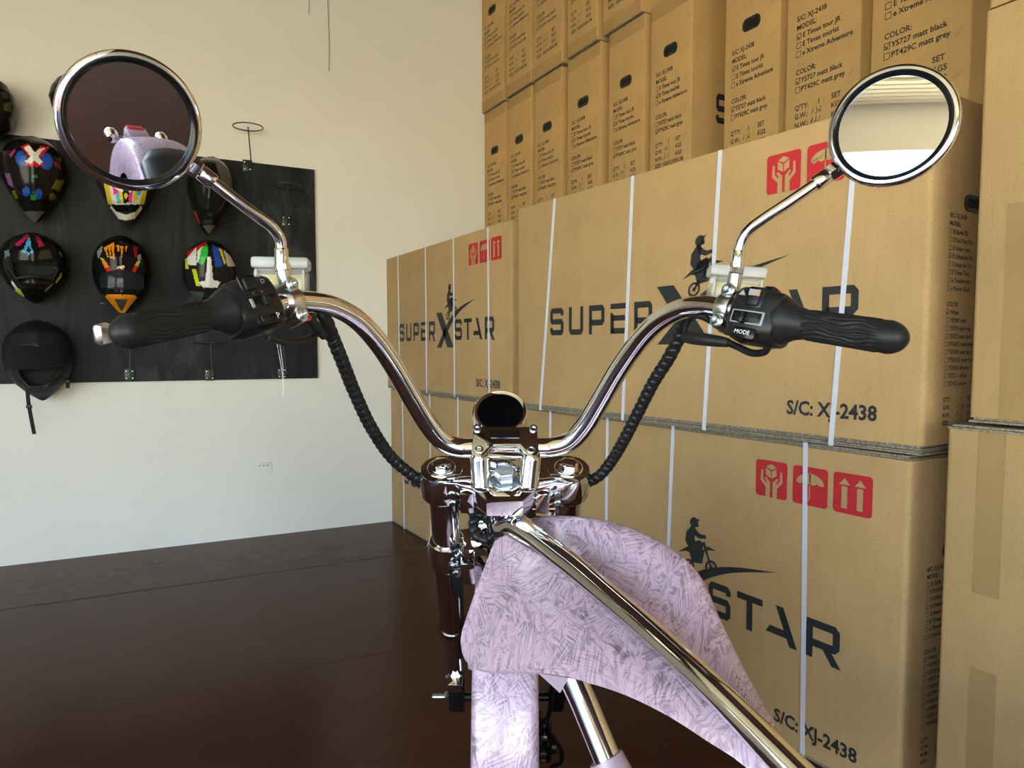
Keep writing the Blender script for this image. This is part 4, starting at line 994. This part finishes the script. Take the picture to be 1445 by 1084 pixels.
def control(side):
    """mirror clamp on the bar, master cylinder with its clear reservoir, lever"""
    if side < 0: c = at(410, 427.5, .850); tdir = (at(392, 429, .836) - at(428, 425.5, .866)).normalized(); post = at(399, 382, .846)
    else: c = at(1027, 436, .842); tdir = (at(1045, 439, .833) - at(1005, 432, .862)).normalized(); post = at(1038, 386, .836)
    q = (-FW - tdir * (-FW).dot(tdir)).normalized(); w_ = tdir.cross(q)
    if w_.z < 0: w_ = -w_
    cl = part('mirror_clamp', MB().lathe([(.0122, -.0085), (.0168, -.0085), (.0175, -.007), (.0175, .007), (.0168, .0085), (.0122, .0085)], c, tdir, 32), ALU)
    for k, dz in ((1, .0185), (-1, -.0185)):
        part('clamp_ear', MB().lathe([(.0085, -.016), (.0085, .013), (.007, .0145)], c + w_ * dz, q, 20), ALU, cl)
        bb = MB().lathe([(.0058, .013), (.0058, .0172), (.0050, .0180), (.0034, .0180), (.0031, .0140), (.001, .0140)], c + w_ * dz, q, 18); part('clamp_bolt', bb, ZINC, cl)
    part('post', MB().lathe([(.0085, 0), (.0078, .006), (.0078, (post - c - w_ * .014).length)], c + w_ * .014, post - c - w_ * .014, 24), ALU, cl)
    hd = (post - c).normalized()
    part('stem_nut', hexnut(MB(), post, hd, .0095, .0075), CHROME, cl)
    # reservoir
    if side < 0: rc = at(398, 390, .905); yaw_ = R(10)
    else: rc = at(1037, 402, .905); yaw_ = R(-7)
    ax = (EX * math.cos(yaw_) + FH * math.sin(yaw_)); ay = V((0, 0, 1)).cross(ax); RM = frame_m(rc, ax, ay, V((0, 0, 1)))
    if side > 0:
        tilt = Matrix.Rotation(R(5), 4, ay); RM = Matrix.Translation(rc) @ tilt @ Matrix.Translation(-rc) @ RM
    W2, D2 = .0335, .022
    rv = part('brake_reservoir', MB().box((-W2 + .002, -D2 + .002, -.026), (W2 - .002, D2 - .002, .008), M=RM, bev=.005), CLEAR)
    part('reservoir_lid', MB().box((-W2, -D2, .008), (W2, D2, .0215), M=RM, bev=.0034), FROST, rv)
    part('brake_fluid', MB().box((-W2 + .005, -D2 + .005, -.023), (W2 - .005, D2 - .005, .001), M=RM, bev=.003), FLUID, rv)
    part('master_cylinder', MB().box((-W2 - .002, -.012, -.040), (W2 + .002, .014, -.024), M=RM, bev=.006), ALU, rv)
    for dx in (-W2 + .006, W2 - .006): part('lid_rib', MB().box((dx - .0015, -D2 - .0008, -.022), (dx + .0015, -D2 + .003, .006), M=RM, bev=.0007), FROST, rv)
    # lever running behind the grip
    if side < 0: lp = [rc + V((0, 0, -.034)) - EX * .02, at(340, 436, .885), at(250, 447, .855), at(185, 459, .815), at(141, 470, .765)]
    else: lp = [rc + V((0, 0, -.034)) + EX * .02, at(1100, 452, .885), at(1180, 465, .850), at(1235, 474, .815), at(1262, 479, .775)]
    pts = spline(lp, 8); k = len(pts) - 1
    lv = part('brake_lever', MB().tube(pts, [lerp_tab([(0, .006), (.2, .0075), (.8, .0055), (1, .0055)], i / k) for i in range(k + 1)], 14), CHROME)
    tipc = lp[-1]; td = (lp[-1] - lp[-2]).normalized()
    part('lever_tip', MB().box((-.014, -.006, -.0125), (.005, .006, .0095), M=frame_m(tipc, td, V((0, 0, 1)).cross(td).normalized(), td.cross(V((0, 0, 1)).cross(td)).normalized()), bev=.0045), ALU, lv)
    return cl, post, hd
_, PL, HDL = control(-1); _, PR, HDR = control(1)

def mirror(side, center, normal, R0, stem, tilt=0):
    n_ = V(normal).normalized()
    rim = part('mirror', MB().lathe([(.010, -.030), (.030, -.027), (.052, -.017), (R0 - .002, -.005), (R0 + .0015, .0), (R0 + .0012, .004), (R0 - .001, .0062), (R0 - .0045, .0062), (R0 - .0060, .003), (R0 - .0070, -.002), (.001, -.004)], center, n_, 72, cap=True), CHROME, smooth=50)
    part('gasket', MB().lathe([(R0 - .0048, .0052), (R0 - .0058, .0060), (R0 - .0095, .0034), (R0 - .0098, .0005), (R0 - .006, .0005)], center, n_, 64, cap=False), GLOSSB, rim, 60)
    Rc = 1.5; prof = []
    for k in range(14):
        r = (R0 - .0094) * (1 - k / 13); prof.append((r, .0022 + (math.sqrt(Rc * Rc - r * r) - math.sqrt(Rc * Rc - (R0 - .0094) ** 2))))
    part('mirror_glass', MB().lathe(prof, center, n_, 64, cap=True), GLASS, rim, 60)
    pts = spline(stem, 8)
    st = part('mirror_stem', MB().tube(pts, .0064, 18), CHROME, rim, 50)
    d = (stem[-1] - stem[-2]).normalized(); e = stem[-1]
    part('swivel_collar', MB().lathe([(.0080, -.020), (.0086, -.018), (.0086, -.004), (.0070, -.002)], e, d, 22), CHROME, st)
    part('swivel_nut', hexnut(MB(), e - d * .002, d, .0100, .013), CHROME, st)
    part('swivel_ball', MB().lathe([(.0080, .010), (.0075, .016), (.003, .026)], e, d, 20), BLACK, st)
    part('stem_sleeve', MB().lathe([(.0080, .0), (.0080, .018), (.0068, .020)], stem[0], stem[1] - stem[0], 22), CHROME, st)
    return rim
MLc = at(185, 173, .715); MRc = at(1258.5, 179, .765)
tgtL = V((.555, -.72, .51)); 
nL = ((CAM - MLc).normalized() + (tgtL - MLc).normalized()).normalized()
tgtR = V((XL, -.5, 2.78))
nR = ((CAM - MRc).normalized() + (tgtR - MRc).normalized()).normalized()
bL = MLc - nL * .022; bR = MRc - nR * .022
mirror(-1, MLc, nL, .0635, [PL + HDL * .006, at(397, 352, .842), at(394.5, 336, .838), at(384, 321, .830), at(366, 307, .820), at(330, 280, .803), at(279, 240, .782)])
mirror(1, MRc, nR, .0612, [PR + HDR * .006, at(1042, 356, .832), at(1046, 341, .830), at(1055, 327, .826), at(1072, 313, .820), at(1120, 281, .808), at(1172, 245, .800)])

# --- cables
def spiral(name, pts, r, pitch=.0115, amp=.22, parent=bike, n=16):
    pp = spline(pts, 60); return part(name, MB().tube(pp, r, n, helix=(pitch, amp)), CABLE, parent, 35)
spiral('wrapped_cable', [at(457, 443, .90), at(466, 468, .91), at(481, 505, .94), at(500, 553, .985), at(523, 602, 1.03), at(552, 645, 1.08), at(583, 672, 1.11), at(612, 693, 1.14), at(650, 712, 1.16)], .0092)
spiral('wrapped_cable', [at(962, 468, .905), at(945, 503, .93), at(922, 540, .965), at(899, 585, 1.005), at(880, 622, 1.04), at(862, 652, 1.08), at(845, 672, 1.10), at(826, 682, 1.12), at(790, 700, 1.15)], .0088)
part('cable', MB().tube(spline([at(372, 474, .80), at(392, 482, .82), at(425, 480, .86), at(448, 470, .895), at(460, 455, .90)], 8), .0032, 12), CABLE)
part('cable', MB().tube(spline([at(380, 477, .80), at(400, 484, .825), at(430, 482, .865), at(455, 468, .90)], 8), .0028, 12), CABLE)
cn = part('brake_switch_connector', MB().tube([at(434, 446, .872), at(446, 462, .885), at(458, 474, .90)], [.0055, .0065, .006], 12), BLACK); part('plug_end', MB().lathe([(.0045, 0), (.0045, .004)], at(435, 449, .868), at(430, 444, .860) - at(435, 449, .868), 12), REDP, cn)
part('cable', MB().tube(spline([at(450, 440, .89), at(458, 452, .895), at(468, 470, .905)], 6), .0062, 12), CABLE)
part('cable', MB().tube(spline([at(1085, 487, .80), at(1078, 497, .81), at(1060, 498, .825), at(1040, 489, .845), at(1026, 483, .855)], 8), .0042, 12), CABLE)
part('cable', MB().tube(spline([at(1012, 459, .86), at(995, 449, .872), at(981, 446, .882), at(971, 455, .895), at(963, 480, .905)], 8), .0038, 12), CABLE)
part('cable_plug', MB().tube([at(1028, 484, .853), at(1020, 482.5, .857), at(1000, 480, .868), at(978, 477, .882), at(966, 476, .895)], [.0052, .0062, .0075, .0080, .0065], 14), RUBBER)
part('brake_light_switch', MB().box(at(1030, 462, .862) - V((.012, .008, .006)), at(1030, 462, .862) + V((.012, .008, .006)), bev=.002), BLACK)
part('hanging_tie', MB().tube([at(391, 486, .82), at(396, 512, .82), at(399, 533, .82), at(400, 560, .82)], .0005, 6), CLEAR)
part('hanging_tie', MB().tube([at(395, 486, .822), at(399, 515, .822), at(400, 534, .822)], .0005, 6), CLEAR)
# coiled looms between the yokes
spiral('wrapped_cable', [at(632, 705, 1.13), at(655, 716, 1.14), at(682, 728, 1.13), at(695, 745, 1.11), at(688, 762, 1.10), at(672, 756, 1.10), at(668, 738, 1.11), at(680, 726, 1.12), at(700, 738, 1.10), at(702, 760, 1.09), at(696, 772, 1.10)], .0078, .0125, .28)
spiral('wrapped_cable', [at(640, 702, 1.15), at(665, 722, 1.16), at(672, 748, 1.15), at(690, 766, 1.12), at(704, 752, 1.10), at(696, 730, 1.12)], .0070, .0125, .28)
part('cable', MB().tube(spline([at(790, 695, 1.14), at(765, 712, 1.13), at(745, 722, 1.12), at(738, 735, 1.12), at(752, 726, 1.15)], 8), .0058, 12), CABLE)
part('hose_fitting', MB().lathe([(.003, -.020), (.006, -.018), (.006, -.006), (.008, -.006), (.008, .002), (.0055, .003), (.0055, .016)], at(768, 718, 1.12), EX, 14), BRONZE)
0 and part('key_lock', MB().lathe([(.010, -.01), (.010, .012), (.007, .014)], at(660, 736, 1.14), -FW, 16), ALU)

# --- tank on its chrome spine
SPx = [(718, 738, .512), (735, 747, .515), (800, 796, .522), (850, 838, .527), (900, 881, .532), (950, 926, .537), (1000, 972, .541), (1055, 1026, .546), (1112, 1083, .550)]
spine = [onx(u, v, x) for u, v, x in SPx]
ext = spine[-1] + (spine[-1] - spine[-2]).normalized() * .10
def resample(pts, n):
    pp = spline(pts, 24); L = [0]
    for a, b in zip(pp, pp[1:]): L.append(L[-1] + (b - a).length)
    out = []; j = 0
    for i in range(n + 1):
        t = L[-1] * i / n
        while j < len(L) - 2 and L[j + 1] < t: j += 1
        s_ = (t - L[j]) / max(1e-9, L[j + 1] - L[j]); out.append(pp[j].lerp(pp[j + 1], min(1, max(0, s_))))
    return out
lipx = [(652, 890, .408), (650, 905, .405), (655, 924, .402), (668, 937, .402), (695, 942, .408), (730, 942, .418), (765, 944, .428), (820, 955, .446), (880, 976, .468), (940, 1006, .490), (1000, 1045, .510), (1060, 1088, .526)]
ridx = [(744, 732, .548), (775, 728, .566), (815, 729, .590), (855, 736, .612), (893, 748, .632), (930, 766, .648), (962, 790, .656), (982, 817, .656), (998, 855, .650), (1024, 910, .637), (1054, 968, .618), (1086, 1024, .596), (1120, 1078, .574)]
NS = 44
lip = resample([onx(*p) for p in lipx] + [ext + V((-.012, 0, -.018))], NS)
rid = resample([onx(*p) for p in ridx] + [ext + V((.014, 0, -.004))], NS)
spn = resample(spine + [ext], NS)
sl = resample([onx(712, 745, .505)] + spine[2:] + [ext], NS)
rings = []
for i in range(NS + 1):
    t = i / NS; A = sl[i] + V((-.010, 0, -.004)); B = lip[i]; Rg = rid[i]; Sc = spn[i]
    wl = (A - B).length; ring = []
    nrm = (B - A).cross(V((0, -1, 0))).normalized()
    if nrm.x > 0: nrm = -nrm
    bul = .012 * min(1, wl / .15) * min(1, .15 + t * 5)
    for k in range(10):                                     # left flank, spine to lip
        s_ = k / 9; ring.append(A.lerp(B, s_) + nrm * (bul * math.sin(math.pi * min(1, s_ * 1.0)) * (1 if s_ < 1 else 0)))
    dn = (B - A).normalized(); hw = min(.021, wl * .25)
    inn = V((1, 0, -.05)).normalized()
    for a in (30, 60, 90): ring.append(B + dn * (hw * math.sin(R(a)) * .55) + inn * (hw * (1 - math.cos(R(a)))))
    Cb = ring[-1]; D = Rg + V((.004, 0, -.085 * (1 - .75 * t))); D = V((max(D.x, Sc.x + .015), D.y, D.z))
    zb = min(Cb.z, D.z) - .004
    for s_ in (.3, .7): ring.append(V((Cb.x + (D.x - .02 - Cb.x) * s_, Cb.y + (D.y - Cb.y) * s_, Cb.z + (zb + .004 - Cb.z) * s_)))
    for a in (0, 25, 50, 75, 100, 130, 160, 180):            # right flank bulge from underside to ridge
        c_ = Rg.lerp(D, .5); h = (Rg - D).length / 2; ux = (Rg - D).normalized()
        ring.append(c_ - ux * (h * math.cos(R(a))) + V((1, -.15, .2)).normalized() * (.024 * (1 - .6 * t) * math.sin(R(a))))
    E_ = Sc + V((.012, 0, -.006))
    for k in range(1, 9):                                    # inner slope back to the spine, dished
        s_ = k / 9; p = Rg.lerp(E_, s_); p.z -= .016 * math.sin(math.pi * s_) * (1 - .6 * t) ; p.z += .006 * math.sin(math.pi * min(1, s_ * 2.4)) if s_ < .42 else 0; ring.append(p)
    ring.append(E_ + V((-.004, 0, -.004)))
    ring.append(Sc + V((0, 0, -.014)))
    rings.append(ring)
tank = part('fuel_tank', MB().rings(rings), PINK, smooth=52); uv_lofted(tank, len(rings[0]), len(rings))
sp2 = [sp(0, -.010, -.070), sp(0, -.030, -.074)] + [p + V((0, 0, .002)) for p in spine[1:]] + [ext + V((0, 0, .002)), ext + V((.004, -.10, -.03))]
pp = spline(sp2, 12); kk = len(pp) - 1
spt = part('frame_spine', MB().tube(pp, [lerp_tab([(0, .024), (.08, .0225), (.22, .0175), (.4, .0165), (1, .0165)], i / kk) for i in range(kk + 1)], 28), CHROME)
lt = [p + V((-.011, 0, .0005)) for p in sl]
part('trim_strip', MB().tube(lt, .0034, 10), CHROME, tank)
part('bracket', MB().prism([(0, 0), (.052, .012), (.030, -.028)], lambda x, y: at(757, 948, .93) + EX * x + V((0, 0, y)), lambda x, y: at(757, 948, .93) + EX * x + V((0, 0, y)) + FH * .010), PINK, tank, 0)
dt = part('down_tube', MB().tube([at(800, 940, 1.00), at(822, 988, .99), at(862, 1084, .955), at(905, 1180, .92)], .0185, 28), CHROME)
part('sleeve', MB().tube([at(855, 1070, .957), at(875, 1112, .945), at(890, 1145, .93)], [.0235, .026, .026], 24), PINK, dt)

# --- front wheel, fender, brake
AX = sp(0, FY - .008, -.565); WR = min(.325, AX.z - .001)
wheel_f = part('front_wheel', MB().lathe([(.20, -.030), (.235, -.034), (.236, -.028), (.222, -.020), (.222, .020), (.236, .028), (.235, .034), (.20, .030)], AX, EX, 56), CHROME)
def tyre(c, r, w2, nm, par):
    prof = [(r - .085, -w2 * .80), (r - .055, -w2), (r - .025, -w2 * .92), (r - .006, -w2 * .55), (r, 0), (r - .006, w2 * .55), (r - .025, w2 * .92), (r - .055, w2), (r - .085, w2 * .80)]
    return part(nm, MB().lathe(prof, c, EX if par is wheel_f else V((1, 0, 0)), 64, cap=False), TYRE, par, 60)
tyre(AX, WR, .044, 'tyre', wheel_f)
part('hub', MB().lathe([(.03, -.045), (.045, -.03), (.03, 0), (.045, .03), (.03, .045)], AX, EX, 28), SMOKE, wheel_f)
for k in range(10):
    a = 2 * math.pi * k / 10; d = EY * math.cos(a) + EZ * math.sin(a)
    part('spoke', MB().tube([AX + d * .03, AX + d * .225], [.008, .006], 10), CHROME, wheel_f)
part('brake_disc', MB().lathe([(.05, .052), (.115, .052), (.115, .056), (.05, .056)], AX, EX, 48), ALU, wheel_f)
part('axle', MB().lathe([(.0085, -FX - .01), (.0085, FX + .01)], AX, EX, 16), BLACK, wheel_f)
up_ = V((0, 0, 1)); rings = []
FRd = WR + .020; HWF = .0505
for k in range(33):
    a = R(-38 + 150 * k / 32); d = -FH * math.cos(a) + up_ * math.sin(a); ring = []
    pf = [(-HWF, -.030), (-HWF, -.006), (-HWF * .93, .002), (-HWF * .75, .0055), (0, .008), (HWF * .75, .0055), (HWF * .93, .002), (HWF, -.006), (HWF, -.030)]
    for x, h in pf: ring.append(AX + EX * x + d * (FRd + h))
    for x, h in pf[::-1]: ring.append(AX + EX * (x * .965) + d * (FRd + h - .003))
    rings.append(ring)
fd = part('front_fender', MB().rings(rings), PINK, smooth=50); uv_lofted(fd, len(rings[0]), len(rings))
for sgn in (-1, 1):
    d = -FH * math.cos(R(33)) + up_ * math.sin(R(33))
    part('fender_bracket', MB().prism([(0, -.012), (.010, -.004), (.010, .016), (0, .016)], lambda x, y: AX + EX * (sgn * (HWF - .004 + x)) + d * (FRd - .004) + (EZ * y), lambda x, y: AX + EX * (sgn * (HWF - .004 + x)) + d * (FRd + .001) + EZ * y), PINK, fd, 0)
cp = sp(.064, FY - .075, -.560); CM2 = frame_m(cp, EX, EY, EZ)
cal = part('brake_caliper', MB().box((-.012, -.035, -.062), (.020, .010, -.010), M=CM2, bev=.006).box((-.012, -.030, -.010), (.003, .004, .050), M=CM2, bev=.004).box((.009, -.030, -.012), (.020, .0, .026), M=CM2, bev=.004), GLOSSB)
for dz in (-.045, -.022, .030): part('caliper_bolt', hexnut(MB(), CM2 @ V((.004, -.036, dz)), -EY, .006, .005), ZINC, cal)
part('piston_cover', MB().lathe([(.014, 0), (.014, .008), (.010, .010)], CM2 @ V((.020, -.014, -.036)), EX, 20), BLACK, cal)
part('brake_hose', MB().tube(spline([CM2 @ V((.016, -.02, .02)), CM2 @ V((.034, -.03, -.01)), CM2 @ V((.038, -.035, -.05)), CM2 @ V((.020, -.03, -.08))], 6), .0045, 12), CABLE)
part('brake_hose', MB().tube(spline([CM2 @ V((.0, -.02, .045)), CM2 @ V((.012, -.03, .10)), CM2 @ V((.02, 0, .22))], 6), .0045, 12), CABLE)

# --- rear of the bike: seat, rear fender and lights (seen in the left mirror)
bxx = .565
def loft_y(sections, m_, name, parent=bike, smooth=50):
    rings = []
    for y, w2, zt, zb in sections:
        ring = []
        for j in range(24):
            th = 2 * math.pi * j / 24; c_, s_ = math.cos(th), math.sin(th); k = (abs(c_) ** 2.8 + abs(s_) ** 2.8) ** (-1 / 2.8)
            ring.append(V((bxx + w2 * c_ * k, y, (zt + zb) / 2 + (zt - zb) / 2 * s_ * k)))
        rings.append(ring)
    return part(name, MB().rings(rings), m_, parent, smooth)
loft_y([(.385, .02, .590, .560), (.36, .045, .595, .545), (.28, .070, .588, .53), (.15, .115, .580, .52), (.02, .140, .595, .52), (-.08, .146, .606, .53), (-.20, .138, .622, .54), (-.26, .10, .630, .55), (-.28, .03, .622, .57)], LEATHER, 'seat')
ra = V((bxx, -.33, .28)); rings = []
for k in range(37):
    a = R(-12 + 165 * k / 36); d = V((0, -math.cos(a), math.sin(a))); ring = []
    hw2 = .125 + .012 * math.sin(a)
    pf = [(-hw2 * .98, -.15), (-hw2, -.010), (-hw2 * .92, .004), (-hw2 * .70, .014), (0, .022), (hw2 * .70, .014), (hw2 * .92, .004), (hw2, -.010), (hw2 * .98, -.15)]
    for x, h in pf: ring.append(ra + V((x, 0, 0)) + d * (.300 + h))
    for x, h in pf[::-1]: ring.append(ra + V((x * .97, 0, 0)) + d * (.296 + h))
    rings.append(ring)
rf = part('rear_fender', MB().rings(rings), PINK, smooth=50); uv_lofted(rf, len(rings[0]), len(rings))
tl = part('tail_light_box', MB().box((bxx - .055, -.70, .42), (bxx + .055, -.59, .50), bev=.012), PINK, rf)
part('tail_light', MB().box((bxx - .045, -.715, .435), (bxx + .045, -.66, .502), bev=.010), REDP, rf)
for sgn in (-1, 1):
    c = V((bxx + sgn * .125, -.64, .47))
    part('turn_signal', MB().lathe([(.008, -.036), (.026, -.026), (.033, .0), (.032, .026), (.026, .036)], c, (0, -1, .1), 24), CHROME, rf)
    part('signal_stalk', MB().tube([c, V((bxx + sgn * .045, -.63, .46))], .008, 12), CHROME, rf)
rw = part('rear_wheel', MB().lathe([(.10, -.085), (.17, -.09), (.16, 0), (.17, .09), (.10, .085)], ra, (1, 0, 0), 40), CHROME)
tyre(ra, .279, .100, 'tyre', rw)
for sgn in (-1, 1):
    part('swing_arm', MB().tube([V((bxx + sgn * .13, -.33, .28)), V((bxx + sgn * .13, -.05, .30)), V((bxx + sgn * .09, .15, .36))], .02, 16), CHROME)
    part('lower_rail', MB().tube(spline([V((bxx + sgn * .09, .15, .36)), V((bxx + sgn * .09, .20, .22)), V((bxx + sgn * .08, .55, .20)), at(905, 1180, .92)], 8), .018, 16), CHROME)
part('battery_case', MB().box((bxx - .085, .16, .20), (bxx + .085, .50, .42), bev=.02), BLACK)
part('rear_frame', MB().tube(spline([ext + V((.004, -.08, -.02)), V((bxx, .28, .50)), V((bxx, .10, .49)), V((bxx, -.05, .52))], 8), .0165, 20), CHROME)
part('side_stand', MB().tube(spline([V((bxx - .09, .30, .21)), V((bxx - .17, .27, .10)), V((bxx - .22, .26, .008))], 6), .008, 12), SMOKE)
